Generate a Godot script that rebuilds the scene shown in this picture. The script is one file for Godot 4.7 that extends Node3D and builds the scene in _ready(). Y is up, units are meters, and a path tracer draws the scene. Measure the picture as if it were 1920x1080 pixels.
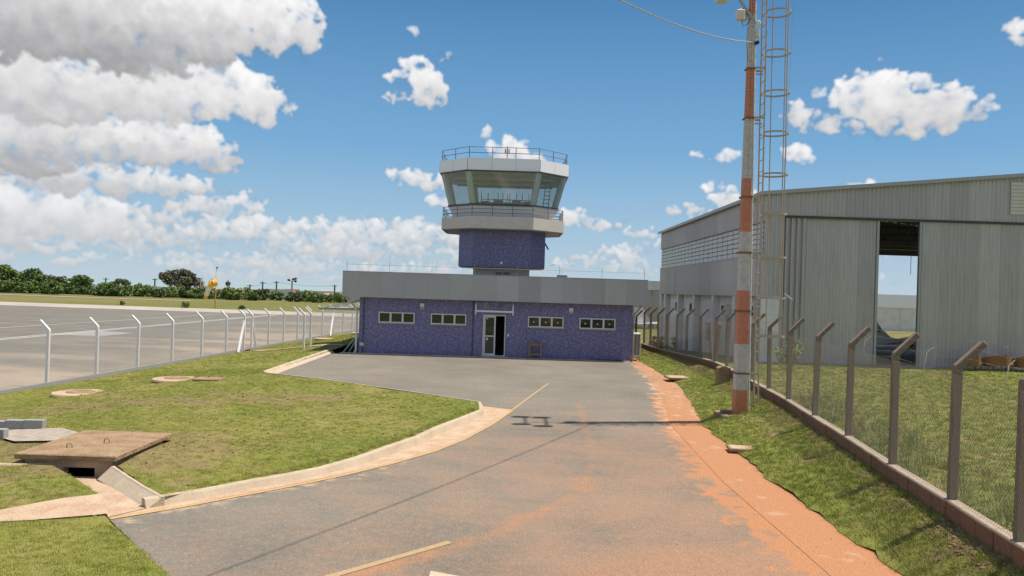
extends Node3D
# World frame: y up, metres. The camera looks along -z; "d" below is the distance in front of the camera (z = -d).

const CAM := Vector3(0, 3.33, 0)
var M := {}
var counts := {}
var rng := RandomNumberGenerator.new()

# ------------------------------------------------------------------ mesh builder
class MB:
	var v := PackedVector3Array()
	var n := PackedVector3Array()
	var c := PackedColorArray()
	var uv := PackedVector2Array()
	var col := Color(1, 1, 1)
	var use_c := false
	var use_uv := false
	func setc(x: Color) -> void:
		col = x
		use_c = true
	func p(a: Vector3, nn: Vector3) -> void:
		v.append(a); n.append(nn); c.append(col)
		if use_uv: uv.append(Vector2.ZERO)
	func tri(a: Vector3, b: Vector3, d: Vector3) -> void:   # counter-clockwise seen from the front
		var nn := (b - a).cross(d - a).normalized()
		p(a, nn); p(d, nn); p(b, nn)
	func quad(a: Vector3, b: Vector3, d: Vector3, e: Vector3) -> void:
		var nn := (d - a).cross(e - b).normalized()
		p(a, nn); p(d, nn); p(b, nn); p(a, nn); p(e, nn); p(d, nn)
	func box(lo: Vector3, hi: Vector3) -> void:
		obox(Transform3D(Basis.IDENTITY, (lo + hi) * 0.5), hi - lo)
	func obox(t: Transform3D, s: Vector3) -> void:
		var h := s * 0.5
		var q := []
		for i in 8: q.append(t * Vector3(h.x if i & 1 else -h.x, h.y if i & 2 else -h.y, h.z if i & 4 else -h.z))
		quad(q[4], q[5], q[7], q[6]); quad(q[1], q[0], q[2], q[3]); quad(q[5], q[1], q[3], q[7])
		quad(q[0], q[4], q[6], q[2]); quad(q[6], q[7], q[3], q[2]); quad(q[0], q[1], q[5], q[4])
	func bbox(t: Transform3D, s: Vector3, b: float) -> void:   # box with chamfered edges
		var h := s * 0.5
		var ax := [Vector3.RIGHT, Vector3.UP, Vector3.BACK]
		var pt := func(k: int, sg: Array) -> Vector3:   # corner sg, on the face of axis k
			var r := Vector3.ZERO
			for i in 3: r[i] = sg[i] * (h[i] if i == k else h[i] - b)
			return t * r
		for k in 3:
			var i := (k + 1) % 3
			var j := (k + 2) % 3
			for s0 in [-1.0, 1.0]:
				var g := []
				for e in [[-1.0, -1.0], [1.0, -1.0], [1.0, 1.0], [-1.0, 1.0]]:
					var sg := [0.0, 0.0, 0.0]
					sg[k] = s0; sg[i] = e[0]; sg[j] = e[1]
					g.append(pt.call(k, sg))
				if s0 > 0: quad(g[0], g[1], g[2], g[3])
				else: quad(g[3], g[2], g[1], g[0])
			for si in [-1.0, 1.0]:
				for sj in [-1.0, 1.0]:
					var a := [0.0, 0.0, 0.0]
					a[k] = -1.0; a[i] = si; a[j] = sj
					var bb := a.duplicate()
					bb[k] = 1.0
					var g := [pt.call(i, a), pt.call(i, bb), pt.call(j, bb), pt.call(j, a)]
					if si * sj > 0: g.reverse()
					quad(g[3], g[2], g[1], g[0])
		for sx in [-1.0, 1.0]:
			for sy in [-1.0, 1.0]:
				for sz in [-1.0, 1.0]:
					var sg := [sx, sy, sz]
					if sx * sy * sz > 0: tri(pt.call(0, sg), pt.call(1, sg), pt.call(2, sg))
					else: tri(pt.call(0, sg), pt.call(2, sg), pt.call(1, sg))
	func tube(pts: Array, r, sides := 8, caps := true) -> void:   # r a number or one radius for each point
		var rings := []
		var norms := []
		var up := Vector3.UP
		for i in pts.size():
			var t: Vector3 = (pts[min(i + 1, pts.size() - 1)] - pts[max(i - 1, 0)]).normalized()
			if i == 0: up = Vector3.UP if abs(t.y) < 0.9 else Vector3.BACK
			var x := t.cross(up).normalized()
			var y := x.cross(t).normalized()
			up = y
			var rr: float = r[i] if r is Array else r
			var ring := []
			var nm := []
			for k in sides:
				var a := TAU * k / sides
				var o := x * cos(a) + y * sin(a)
				ring.append(pts[i] + o * rr); nm.append(o)
			rings.append(ring); norms.append(nm)
		for i in pts.size() - 1:
			for k in sides:
				var k2 := (k + 1) % sides
				var a: Vector3 = rings[i][k]; var b: Vector3 = rings[i][k2]; var d: Vector3 = rings[i + 1][k2]; var e: Vector3 = rings[i + 1][k]
				p(a, norms[i][k]); p(b, norms[i][k2]); p(d, norms[i + 1][k2])
				p(a, norms[i][k]); p(d, norms[i + 1][k2]); p(e, norms[i + 1][k])
		if caps:
			var l := pts.size() - 1
			for k in range(1, sides - 1):
				tri(rings[0][0], rings[0][k], rings[0][k + 1]); tri(rings[l][0], rings[l][k + 1], rings[l][k])
	func loft(r0: Array, r1: Array) -> void:   # two rings of points, counter-clockwise seen from above, r0 below
		for k in r0.size():
			var k2 := (k + 1) % r0.size()
			quad(r0[k], r0[k2], r1[k2], r1[k])
	func cap(r: Array, up := true) -> void:
		for k in range(1, r.size() - 1):
			if up: tri(r[0], r[k], r[k + 1])
			else: tri(r[0], r[k + 1], r[k])
	func lathe(o: Vector3, prof: Array, sides := 20) -> void:   # prof: [radius, y] from the bottom up
		for i in prof.size() - 1:
			for k in sides:
				var a := TAU * k / sides; var b := TAU * (k + 1) / sides
				var f := func(q: Array, an: float) -> Vector3: return o + Vector3(cos(an) * q[0], q[1], -sin(an) * q[0])
				if prof[i][0] < 0.0001: tri(f.call(prof[i], a), f.call(prof[i + 1], b), f.call(prof[i + 1], a))
				elif prof[i + 1][0] < 0.0001: tri(f.call(prof[i], a), f.call(prof[i], b), f.call(prof[i + 1], a))
				else: quad(f.call(prof[i], a), f.call(prof[i], b), f.call(prof[i + 1], b), f.call(prof[i + 1], a))
	func mesh(m: Material) -> ArrayMesh:
		var a := []
		a.resize(Mesh.ARRAY_MAX)
		a[Mesh.ARRAY_VERTEX] = v
		a[Mesh.ARRAY_NORMAL] = n
		if use_c: a[Mesh.ARRAY_COLOR] = c
		if use_uv: a[Mesh.ARRAY_TEX_UV] = uv
		var r := ArrayMesh.new()
		r.add_surface_from_arrays(Mesh.PRIMITIVE_TRIANGLES, a)
		if m: r.surface_set_material(0, m)
		return r

# ------------------------------------------------------------------ nodes, names, labels
func numbered(called: String, parent: Node) -> String:
	var k := str(parent.get_instance_id()) + called
	var i: int = counts.get(k, 0)
	counts[k] = i + 1
	return called if i == 0 else "%s_%03d" % [called, i]

func obj(called: String, mb, m: Material, parent: Node = self, at := Transform3D.IDENTITY) -> MeshInstance3D:
	var o := MeshInstance3D.new()
	o.mesh = mb.mesh(m) if mb is MB else mb
	if not (mb is MB) and m: o.material_override = m
	o.name = numbered(called, parent)
	o.transform = at
	parent.add_child(o, true)
	return o

func tag(o: Node, label: String, category: String, group := "") -> Node:
	o.set_meta("label", label); o.set_meta("category", category)
	if group != "": o.set_meta("group", group)
	return o

func thing(called: String, label: String, category: String, at := Vector3.ZERO, turn := 0.0, group := "") -> Node3D:
	var o := Node3D.new()
	o.name = numbered(called, self)
	add_child(o, true)
	o.position = at; o.rotation.y = turn
	tag(o, label, category, group)
	return o

func struct(called: String, mb, m: Material, label := "") -> MeshInstance3D:
	var o := obj(called, mb, m)
	o.set_meta("kind", "structure")
	if label != "": o.set_meta("label", label)
	return o

func at(x: float, y: float, d: float) -> Vector3: return Vector3(x, y, -d)
func T(x: float, y: float, d: float, b := Basis.IDENTITY) -> Transform3D: return Transform3D(b, Vector3(x, y, -d))
func bx(m: MB, x0: float, x1: float, y0: float, y1: float, d0: float, d1: float) -> void: m.box(Vector3(x0, y0, -d1), Vector3(x1, y1, -d0))
func one(f: Callable) -> MB:
	var m := MB.new()
	f.call(m)
	return m
func boxmb(x0: float, x1: float, y0: float, y1: float, d0: float, d1: float, bev := 0.0) -> MB:
	var m := MB.new()
	if bev > 0: m.bbox(Transform3D(Basis.IDENTITY, Vector3((x0 + x1) / 2, (y0 + y1) / 2, -(d0 + d1) / 2)), Vector3(x1 - x0, y1 - y0, d1 - d0), bev)
	else: bx(m, x0, x1, y0, y1, d0, d1)
	return m
func tubemb(pts: Array, r, sides := 8) -> MB:
	var m := MB.new()
	m.tube(pts, r, sides)
	return m

# ------------------------------------------------------------------ materials
func lin(r: float, g: float, b: float) -> Color: return Color(r, g, b).linear_to_srgb()

func noise(seed_: int, freq: float, oct := 4, kind := FastNoiseLite.TYPE_SIMPLEX_SMOOTH) -> FastNoiseLite:
	var f := FastNoiseLite.new()
	f.seed = seed_; f.frequency = freq; f.noise_type = kind
	f.fractal_type = FastNoiseLite.FRACTAL_FBM; f.fractal_octaves = oct
	return f

func nbytes(seed_: int, freq: float, oct: int, w: int, h: int, seamless := true) -> PackedByteArray:
	var f := noise(seed_, freq, oct)
	var im: Image = f.get_seamless_image(w, h) if seamless else f.get_image(w, h)
	im.convert(Image.FORMAT_L8)
	return im.get_data()

# three linear colours blended by a coarse and a fine noise, plus speckle
func tex(seed_: int, size: int, cols: Array, fc: float, ff: float, mixf := 0.5, speck := 0.0) -> ImageTexture:
	var a := nbytes(seed_, fc, 4, size, size)
	var b := nbytes(seed_ + 7, ff, 3, size, size)
	var lut := PackedByteArray()
	for i in 256:
		var t := i / 255.0 * (cols.size() - 1)
		var k := int(min(floor(t), cols.size() - 2))
		var q: Color = cols[k].lerp(cols[k + 1], t - k).linear_to_srgb()
		lut.append(int(clamp(q.r, 0, 1) * 255)); lut.append(int(clamp(q.g, 0, 1) * 255)); lut.append(int(clamp(q.b, 0, 1) * 255))
	var out := PackedByteArray()
	out.resize(size * size * 3)
	var r := RandomNumberGenerator.new()
	r.seed = seed_
	for i in size * size:
		var t := a[i] * (1.0 - mixf) + b[i] * mixf
		if speck > 0: t += (r.randf() - 0.5) * 255.0 * speck
		var k := clampi(int(t), 0, 255) * 3
		out[i * 3] = lut[k]; out[i * 3 + 1] = lut[k + 1]; out[i * 3 + 2] = lut[k + 2]
	var im := Image.create_from_data(size, size, false, Image.FORMAT_RGB8, out)
	im.generate_mipmaps()
	return ImageTexture.create_from_image(im)

func normal_tex(seed_: int, size: int, freq: float, strength: float) -> ImageTexture:
	var im := noise(seed_, freq, 4).get_seamless_image(size, size)
	im.convert(Image.FORMAT_RGBA8)
	im.bump_map_to_normal_map(strength)
	return ImageTexture.create_from_image(im)

func mat(called: String, c: Color, rough := 0.8, metal := 0.0) -> StandardMaterial3D:
	var m := StandardMaterial3D.new()
	m.albedo_color = c.linear_to_srgb()
	m.roughness = rough; m.metallic = metal
	M[called] = m
	return m

func tmat(called: String, t: Texture2D, scale: float, rough := 0.85, nt: Texture2D = null, ns := 0.5) -> StandardMaterial3D:
	var m := mat(called, Color(1, 1, 1), rough)
	m.albedo_texture = t
	m.uv1_triplanar = true; m.uv1_world_triplanar = true
	m.uv1_scale = Vector3.ONE * scale
	if nt:
		m.normal_enabled = true; m.normal_texture = nt; m.normal_scale = ns
	return m

# ------------------------------------------------------------------ sky: gradient and cumulus, computed
var cam: Camera3D
func ang(px: float, py: float) -> Vector2:   # a direction of the photograph as azimuth and elevation in degrees
	var q := cam.transform.basis * Vector3((px - 960.0) / 1500.0, (540.0 - py) / 1500.0, -1.0).normalized()
	return Vector2(rad_to_deg(atan2(q.x, -q.z)), rad_to_deg(asin(q.y)))

const SW := 4096
const SH := 2048
var sa := PackedFloat32Array()
var sl := PackedFloat32Array()
var wxs: PackedByteArray
var wys: PackedByteArray
var ers: PackedByteArray
const SR := 1024   # rows above the horizon

func puff(cx: float, cy: float, r: float, flat: float, base: float, glo: float, op: float, soft := 0.8) -> void:   # sky pixels, y down from the zenith row
	var x0 := int(floor(cx - r * 1.45)); var x1 := int(ceil(cx + r * 1.45))
	var y0 := maxi(0, int(floor(cy - r * 1.3 * flat))); var y1 := mini(SR - 1, int(ceil(cy + r * 1.3 * flat)))
	var wamp := minf(r * 1.1, 14.0)
	for y in range(y0, y1 + 1):
		var low := clampf((y - base) / 5.0, 0.0, 1.0)
		if low >= 1.0: break
		for x in range(x0, x1 + 1):
			var xi := (x + SW) % SW
			var i := y * SW + xi
			var k := (y & 1023) * 1024 + (xi & 1023)
			var dx := (x - cx + (wxs[k] / 127.5 - 1.0) * wamp) / r
			var dy := (y - cy + (wys[k] / 127.5 - 1.0) * wamp * 0.7) / (r * flat)
			var dd := 1.0 - dx * dx - dy * dy + (ers[k] / 127.5 - 1.0) * 0.66
			if dd <= 0.0: continue
			var a := clampf(dd * soft, 0.0, 1.0)
			a = a * a * (3.0 - 2.0 * a) * op * (1.0 - low)
			var nz := sqrt(maxf(0.0, 1.0 - minf(1.0, dx * dx + dy * dy)))
			var l := glo + 0.09 * (0.30 * dx - 0.85 * dy + 0.25 * nz) + (ers[k] / 127.5 - 1.0) * 0.04
			sl[i] = sl[i] * (1.0 - a) + l * a
			sa[i] = sa[i] + (1.0 - sa[i]) * a

# lobes: [px, py, rx, ry] in photograph pixels; dark 0 (bright all through) to 1 (grey belly)
func cloud(lobes: Array, dark: float, op := 0.9, seed_ := 1, fine := 1.0, az := 0.0) -> void:
	var r := RandomNumberGenerator.new()
	r.seed = seed_
	var top := 1e9; var bot := -1e9
	var list := []
	for L in lobes:
		var c := ang(L[0], L[1])
		var cx: float = fposmod(c.x + az, 360.0) / 360.0 * SW
		var cy: float = (90.0 - c.y) / 180.0 * SH
		var rx: float = L[2] * 0.435; var ry: float = L[3] * 0.435
		top = minf(top, cy - ry); bot = maxf(bot, cy + ry)
		var n := int(clampf(rx * ry / 11.0, 12, 110) * fine)
		for k in n:
			var t := r.randf() * TAU
			var q := sqrt(r.randf())
			var py := cy + sin(t) * q * ry * 0.86
			var px := cx + cos(t) * q * rx * 0.9
			var pr: float = ry * lerpf(0.7, 0.28, r.randf()) * (1.15 - 0.5 * q)
			list.append([px, py, maxf(pr, 3.0)])
		list.append([cx, cy + ry * 0.15, ry * 0.75])
		for k in int(clampf(rx / ry * 2.0, 2, 8)): list.append([cx + r.randf_range(-0.7, 0.7) * rx, cy + r.randf_range(-0.25, 0.4) * ry, ry * r.randf_range(0.5, 0.75)])
		for k in int(clampf(rx / ry * 1.6, 2, 9)):   # thin veil round the body of the cloud
			puff(cx + r.randf_range(-0.95, 0.95) * rx, cy + r.randf_range(-0.5, 0.7) * ry, ry * r.randf_range(0.55, 0.95), 0.7, 1e6, 0.8, 0.16 * op, 0.6)
	list.sort_custom(func(a, b): return a[1] - a[2] * 0.6 < b[1] - b[2] * 0.6)
	for e in list:
		var g := clampf((e[1] - top) / maxf(bot - top, 1.0), 0.0, 1.0)
		var lum := lerpf(0.86, 0.86 - 0.29 * dark, smoothstep(0.15, 0.95, g))
		puff(e[0], e[1], e[2], 0.86, bot + r.randf_range(-1.0, 1.0), lum, op)

func make_sky() -> PanoramaSkyMaterial:
	sa.resize(SW * SR); sl.resize(SW * SR)
	wxs = nbytes(11, 0.06, 5, 1024, 1024); wys = nbytes(12, 0.06, 5, 1024, 1024); ers = nbytes(13, 0.045, 6, 1024, 1024)
	var r := RandomNumberGenerator.new()
	r.seed = 5
	# the cloud field goes on all round, thicker towards the horizon
	for k in 150:
		var az := r.randf_range(-180, 180)
		var el: float = 5.0 + 50.0 * pow(r.randf(), 2.2)
		if absf(az) < 37.0 and el < 27.0: continue
		var s: float = r.randf_range(0.5, 1.5) * (1.0 + el * 0.05)
		var lob := []
		for j in 3: lob.append([960 + r.randf_range(-90, 90) * s, 544 - el / 0.0382 + r.randf_range(-12, 20) * s, r.randf_range(50, 110) * s, r.randf_range(18, 36) * s])
		cloud(lob, r.randf_range(0.3, 0.8), 0.9, 100 + k, 0.6, az)
	for k in 950:   # low banks near the horizon, all round; thinner to the right of the frame as in the photograph
		var az := r.randf_range(-180, 180)
		var px := 960 + az / 0.0382
		var dense := az < -3.0 or az > 60.0
		if not dense and r.randf() < 0.72: continue
		var el: float = r.randf_range(0.4, 4.6) if dense else r.randf_range(1.2, 4.4)
		if az > -3 and az < 34 and el > 3.6: continue
		var s: float = 0.45 + el * 0.13
		cloud([[960, 544 - el / 0.0382, r.randf_range(60, 160) * s, r.randf_range(12, 22) * s]], r.randf_range(0.35, 0.85), 0.62, 700 + k, 0.7, az)
	# the clouds of the photograph
	cloud([[90, 395, 130, 45], [190, 415, 80, 30], [30, 420, 70, 40]], 0.55, 0.9, 21)
	cloud([[200, 338, 150, 32], [330, 345, 90, 22], [90, 330, 70, 26]], 0.75, 0.85, 22)
	cloud([[90, 245, 170, 55], [270, 262, 130, 48], [390, 288, 62, 32], [20, 300, 90, 30]], 0.95, 0.92, 23)
	cloud([[395, 165, 120, 52], [485, 190, 52, 42], [260, 175, 130, 52], [100, 165, 140, 60], [20, 130, 80, 60]], 0.6, 0.92, 24)
	cloud([[60, 20, 210, 80], [240, 30, 210, 85], [420, 30, 130, 62], [545, 35, 56, 52], [400, 95, 40, 26]], 1.0, 0.95, 25)
	cloud([[330, 385, 30, 10], [420, 384, 78, 20], [455, 372, 40, 16]], 0.45, 0.85, 26)
	cloud([[465, 430, 80, 18], [430, 438, 50, 12]], 0.45, 0.85, 27)
	cloud([[590, 424, 24, 14], [670, 424, 40, 18], [700, 440, 60, 14], [640, 445, 50, 14]], 0.35, 0.85, 28)
	cloud([[775, 128, 42, 27], [802, 165, 40, 36], [740, 180, 26, 11], [728, 143, 14, 7]], 0.35, 0.9, 31)
	cloud([[912, 246, 12, 11]], 0.2, 0.7, 32)
	cloud([[952, 282, 46, 30], [985, 300, 36, 20]], 0.3, 0.9, 33)
	cloud([[775, 332, 46, 21], [815, 342, 34, 15], [735, 324, 12, 8]], 0.35, 0.9, 34)
	cloud([[820, 374, 27, 13]], 0.35, 0.75, 35)
	cloud([[815, 427, 20, 6], [835, 472, 28, 8]], 0.3, 0.8, 36)
	cloud([[1080, 405, 42, 20], [1125, 418, 44, 14]], 0.4, 0.9, 37)
	cloud([[1205, 434, 38, 12]], 0.4, 0.85, 38)
	cloud([[1140, 472, 50, 14], [1180, 488, 36, 10], [1100, 482, 36, 10]], 0.35, 0.7, 39)
	cloud([[1640, 178, 68, 48], [1725, 192, 88, 46], [1790, 205, 50, 28], [1545, 224, 64, 24], [1492, 205, 24, 24], [1700, 232, 110, 24]], 0.5, 0.93, 40)
	cloud([[1852, 190, 18, 16], [1535, 172, 10, 8]], 0.2, 0.5, 41)
	cloud([[1290, 394, 46, 15], [1375, 372, 56, 24], [1350, 350, 36, 12]], 0.35, 0.9, 42)
	cloud([[1352, 290, 34, 12], [1306, 286, 14, 6]], 0.2, 0.55, 43)
	cloud([[1490, 282, 28, 13], [1505, 296, 14, 10]], 0.25, 0.75, 44)
	cloud([[1905, 46, 18, 16], [1915, 70, 14, 12]], 0.2, 0.7, 45)
	cloud([[1614, 342, 22, 9]], 0.1, 0.9, 46)
	cloud([[775, 58, 14, 8], [830, 105, 16, 12]], 0.1, 0.22, 47)
	# colours: linear gradient from the horizon up
	var stops := [[0.0, Color(0.40, 0.48, 0.54)], [4.0, Color(0.29, 0.43, 0.55)], [10.0, Color(0.15, 0.32, 0.52)], [20.0, Color(0.066, 0.19, 0.38)], [40.0, Color(0.042, 0.14, 0.32)], [90.0, Color(0.03, 0.11, 0.29)]]
	var im := Image.create(SW, SH, false, Image.FORMAT_RGB8)
	im.fill(lin(0.40, 0.48, 0.54))
	var rows := []
	for y in SR:
		var el := 90.0 - (y + 0.5) * 180.0 / SH
		var q := Color()
		for k in stops.size() - 1:
			if el >= stops[k][0] and el <= stops[k + 1][0]: q = stops[k][1].lerp(stops[k + 1][1], (el - stops[k][0]) / (stops[k + 1][0] - stops[k][0]))
		rows.append(q)
		im.fill_rect(Rect2i(0, y, SW, 1), q.linear_to_srgb())
	var b := im.get_data()
	for y in SR:
		var el := 90.0 - (y + 0.5) * 180.0 / SH
		var q: Color = rows[y]
		var hz := clampf(exp(-el / 3.4) * 0.7, 0.0, 1.0)   # air in front of far clouds
		for x in SW:
			var i := y * SW + x
			var a := sa[i]
			if a < 0.01: continue
			var l := sl[i] / maxf(a, 0.3) if a < 0.3 else sl[i] / a
			l = clampf(l, 0.2, 1.02)
			l = l * l * 0.86
			var cc := Color(l * 1.0, l * 0.995, l * (0.985 + 0.05 * (1.0 - l)))
			cc = cc.lerp(Color(0.43, 0.475, 0.51), hz)
			var o := q.lerp(cc, a).linear_to_srgb()
			b[i * 3] = int(clampf(o.r, 0, 1) * 255); b[i * 3 + 1] = int(clampf(o.g, 0, 1) * 255); b[i * 3 + 2] = int(clampf(o.b, 0, 1) * 255)
	im = Image.create_from_data(SW, SH, false, Image.FORMAT_RGB8, b)
	var m := PanoramaSkyMaterial.new()
	m.panorama = ImageTexture.create_from_image(im)
	return m

# ------------------------------------------------------------------ scene
func setup() -> void:
	cam = Camera3D.new()
	cam.name = "camera"
	cam.fov = rad_to_deg(2.0 * atan(540.0 / 1500.0))
	cam.near = 0.1; cam.far = 6000.0
	cam.position = CAM
	cam.rotation = Vector3(deg_to_rad(0.153), 0, deg_to_rad(1.776))
	add_child(cam)
	var env := Environment.new()
	env.background_mode = Environment.BG_SKY
	env.sky = Sky.new()
	env.sky.sky_material = make_sky()
	env.background_energy_multiplier = 1.0
	env.tonemap_mode = Environment.TONE_MAPPER_LINEAR
	env.tonemap_exposure = 1.3
	env.sdfgi_enabled = true; env.ssao_enabled = true; env.ssil_enabled = true
	var we := WorldEnvironment.new()
	we.name = "environment"
	we.environment = env
	add_child(we)
	var sun := DirectionalLight3D.new()
	sun.name = "sun"
	sun.light_color = Color(1.0, 0.955, 0.89)
	sun.light_energy = 1.5
	sun.light_angular_distance = 0.53
	sun.shadow_enabled = true
	var h := Vector3(-1, 0, 0.21).normalized() / tan(deg_to_rad(67.8))
	add_child(sun)
	sun.look_at_from_position(Vector3.ZERO, Vector3(h.x, -1, h.z), Vector3.UP)

func make_materials() -> void:
	mat("white_paint", Color(0.72, 0.72, 0.71), 0.55)
	mat("white_metal", Color(0.7, 0.71, 0.72), 0.4)
	mat("grey_metal", Color(0.33, 0.34, 0.35), 0.45, 0.4)
	mat("dark_metal", Color(0.07, 0.075, 0.08), 0.5, 0.3)
	mat("galv", Color(0.36, 0.36, 0.35), 0.5, 0.5)
	mat("wire", Color(0.27, 0.24, 0.19), 0.6, 0.2)
	mat("rail", Color(0.17, 0.175, 0.185), 0.5, 0.3)
	mat("wire_pale", Color(0.5, 0.5, 0.5), 0.5, 0.3)
	mat("rust", Color(0.22, 0.115, 0.06), 0.85)
	mat("black", Color(0.02, 0.02, 0.02), 0.7)
	mat("interior", Color(0.16, 0.15, 0.14), 0.9)
	mat("cab_lining", Color(0.36, 0.34, 0.30), 0.8)
	mat("frame", Color(0.62, 0.62, 0.6), 0.45)
	mat("sill", Color(0.4, 0.36, 0.31), 0.8)
	mat("pipe_dark", Color(0.05, 0.05, 0.065), 0.6)
	mat("pipe_white", Color(0.62, 0.6, 0.57), 0.5)
	mat("mullion", Color(0.52, 0.60, 0.58), 0.4)
	mat("mosaic_cap", Color(0.55, 0.55, 0.53), 0.5)
	mat("ac_white", Color(0.6, 0.58, 0.52), 0.5)
	mat("skirt", Color(0.68, 0.68, 0.71), 0.4)
	mat("sock_yellow", Color(0.75, 0.42, 0.03), 0.8)
	mat("sock_white", Color(0.75, 0.68, 0.5), 0.8)
	mat("orange_pole", Color(0.6, 0.19, 0.07), 0.7)
	mat("plane_white", Color(0.72, 0.73, 0.74), 0.25)
	mat("plane_grey", Color(0.74, 0.745, 0.73), 0.6)
	mat("plane_blue", Color(0.05, 0.06, 0.13), 0.35)
	mat("tyre", Color(0.02, 0.02, 0.02), 0.9)
	mat("letter", Color(0.02, 0.02, 0.02), 0.6)
	mat("paper", Color(0.65, 0.62, 0.6), 0.8)
	mat("red_print", Color(0.5, 0.05, 0.06), 0.7)
	for k in [["glass", Color(0.018, 0.034, 0.028), 0.86], ["cab_glass", Color(0.34, 0.48, 0.44), 0.2], ["clear", Color(0.8, 0.85, 0.85), 0.05]]:
		var g := mat(k[0], k[1], 0.03)
		g.transparency = BaseMaterial3D.TRANSPARENCY_ALPHA
		g.albedo_color.a = k[2]
		g.metallic_specular = 0.6
	var nt := normal_tex(31, 512, 0.06, 6.0)
	var nf := normal_tex(32, 512, 0.15, 8.0)
	tmat("concrete", tex(41, 512, [Color(0.20, 0.165, 0.13), Color(0.36, 0.31, 0.25), Color(0.47, 0.42, 0.35)], 0.01, 0.12, 0.45, 0.12), 0.7, 0.9, nt, 0.5)
	tmat("concrete_grey", tex(42, 512, [Color(0.22, 0.22, 0.21), Color(0.32, 0.32, 0.31), Color(0.42, 0.42, 0.41)], 0.02, 0.2, 0.5, 0.2), 1.5, 0.9, nf, 0.5)
	tmat("kerb", tex(43, 512, [Color(0.30, 0.22, 0.145), Color(0.47, 0.385, 0.28), Color(0.57, 0.49, 0.38)], 0.008, 0.1, 0.5, 0.1), 0.6, 0.9, nt, 0.3)
	tmat("kerb_soil", tex(44, 512, [Color(0.34, 0.20, 0.12), Color(0.47, 0.34, 0.23), Color(0.55, 0.455, 0.35)], 0.008, 0.06, 0.5, 0.1), 0.5, 0.9, nt, 0.3)
	tmat("slab", tex(45, 512, [Color(0.15, 0.09, 0.045), Color(0.29, 0.195, 0.11), Color(0.41, 0.30, 0.185)], 0.008, 0.07, 0.45, 0.1), 0.45, 0.95, nt, 0.6)
	tmat("post", tex(46, 512, [Color(0.10, 0.075, 0.055), Color(0.205, 0.16, 0.12), Color(0.31, 0.255, 0.20)], 0.03, 0.2, 0.5, 0.15), 1.6, 0.95, nf, 0.6)
	tmat("wall_cap", tex(47, 512, [Color(0.24, 0.17, 0.12), Color(0.42, 0.34, 0.26), Color(0.55, 0.48, 0.4)], 0.02, 0.2, 0.5, 0.15), 1.4, 0.95, nf, 0.8)
	tmat("wall_base", tex(48, 512, [Color(0.10, 0.05, 0.03), Color(0.2, 0.11, 0.07), Color(0.3, 0.2, 0.13)], 0.02, 0.12, 0.5, 0.15), 1.2, 0.95, nf, 0.8)
	tmat("brick_clay", tex(49, 256, [Color(0.14, 0.065, 0.035), Color(0.22, 0.11, 0.065), Color(0.30, 0.18, 0.12)], 0.03, 0.15, 0.5, 0.15), 2.0, 0.95, nf, 0.8)
	tmat("white_post", tex(50, 256, [Color(0.6, 0.6, 0.6), Color(0.78, 0.78, 0.78), Color(0.84, 0.84, 0.84)], 0.03, 0.2, 0.5, 0.1), 1.5, 0.7, nf, 0.2)
	tmat("plaster", tex(51, 512, [Color(0.54, 0.525, 0.50), Color(0.68, 0.67, 0.655), Color(0.74, 0.735, 0.72)], 0.006, 0.05, 0.4, 0.03), 0.3, 0.85, nt, 0.15)
	tmat("beige", tex(52, 512, [Color(0.52, 0.47, 0.40), Color(0.61, 0.565, 0.49), Color(0.65, 0.61, 0.54)], 0.008, 0.05, 0.4, 0.03), 0.4, 0.85, nt, 0.12)
	tmat("mast_white", tex(53, 512, [Color(0.33, 0.30, 0.26), Color(0.50, 0.48, 0.45), Color(0.58, 0.565, 0.54)], 0.012, 0.09, 0.5, 0.06), 0.8, 0.8, nt, 0.25)
	tmat("mast_orange", tex(54, 512, [Color(0.38, 0.14, 0.075), Color(0.51, 0.20, 0.115), Color(0.55, 0.25, 0.16)], 0.012, 0.09, 0.5, 0.06), 0.8, 0.8, nt, 0.25)
	tmat("ladder", tex(55, 256, [Color(0.24, 0.16, 0.10), Color(0.42, 0.36, 0.29), Color(0.52, 0.48, 0.42)], 0.05, 0.2, 0.5, 0.1), 2.0, 0.7)
	tmat("wood", tex(56, 256, [Color(0.12, 0.075, 0.045), Color(0.25, 0.17, 0.10), Color(0.36, 0.27, 0.18)], 0.03, 0.2, 0.5, 0.1), 2.0, 0.85)
	tmat("wicker", tex(57, 256, [Color(0.13, 0.06, 0.02), Color(0.27, 0.135, 0.05), Color(0.36, 0.2, 0.085)], 0.2, 0.4, 0.5, 0.2), 3.0, 0.8, nf, 0.8)
	tmat("bark", tex(58, 256, [Color(0.05, 0.035, 0.025), Color(0.11, 0.085, 0.06), Color(0.16, 0.13, 0.1)], 0.05, 0.2, 0.5, 0.1), 1.0, 0.95)
	for k in 3:   # weathered corrugated sheet, three mills of it
		var t: float = [1.1, 1.02, 1.17][k]
		var m := tmat("sheet%d" % k, tex(60 + k, 512, [Color(0.325, 0.305, 0.29) * t, Color(0.395, 0.375, 0.36) * t, Color(0.44, 0.42, 0.405) * t], 0.006, 0.04, 0.4, 0.03), 0.35, 0.45, nt, 0.08)
		m.metallic = 0.3
		m.uv1_scale = Vector3(1.3, 0.13, 1.3)   # run-off marks run down the sheets
	for k in 4:   # fascia panels of slightly different batches
		var t: float = [1.0, 0.9, 1.07, 0.96][k]
		tmat("fascia%d" % k, tex(70 + k, 256, [Color(0.36, 0.355, 0.345) * t, Color(0.395, 0.39, 0.38) * t, Color(0.42, 0.415, 0.405) * t], 0.004, 0.03, 0.3, 0.02), 0.25, 0.4)
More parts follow.
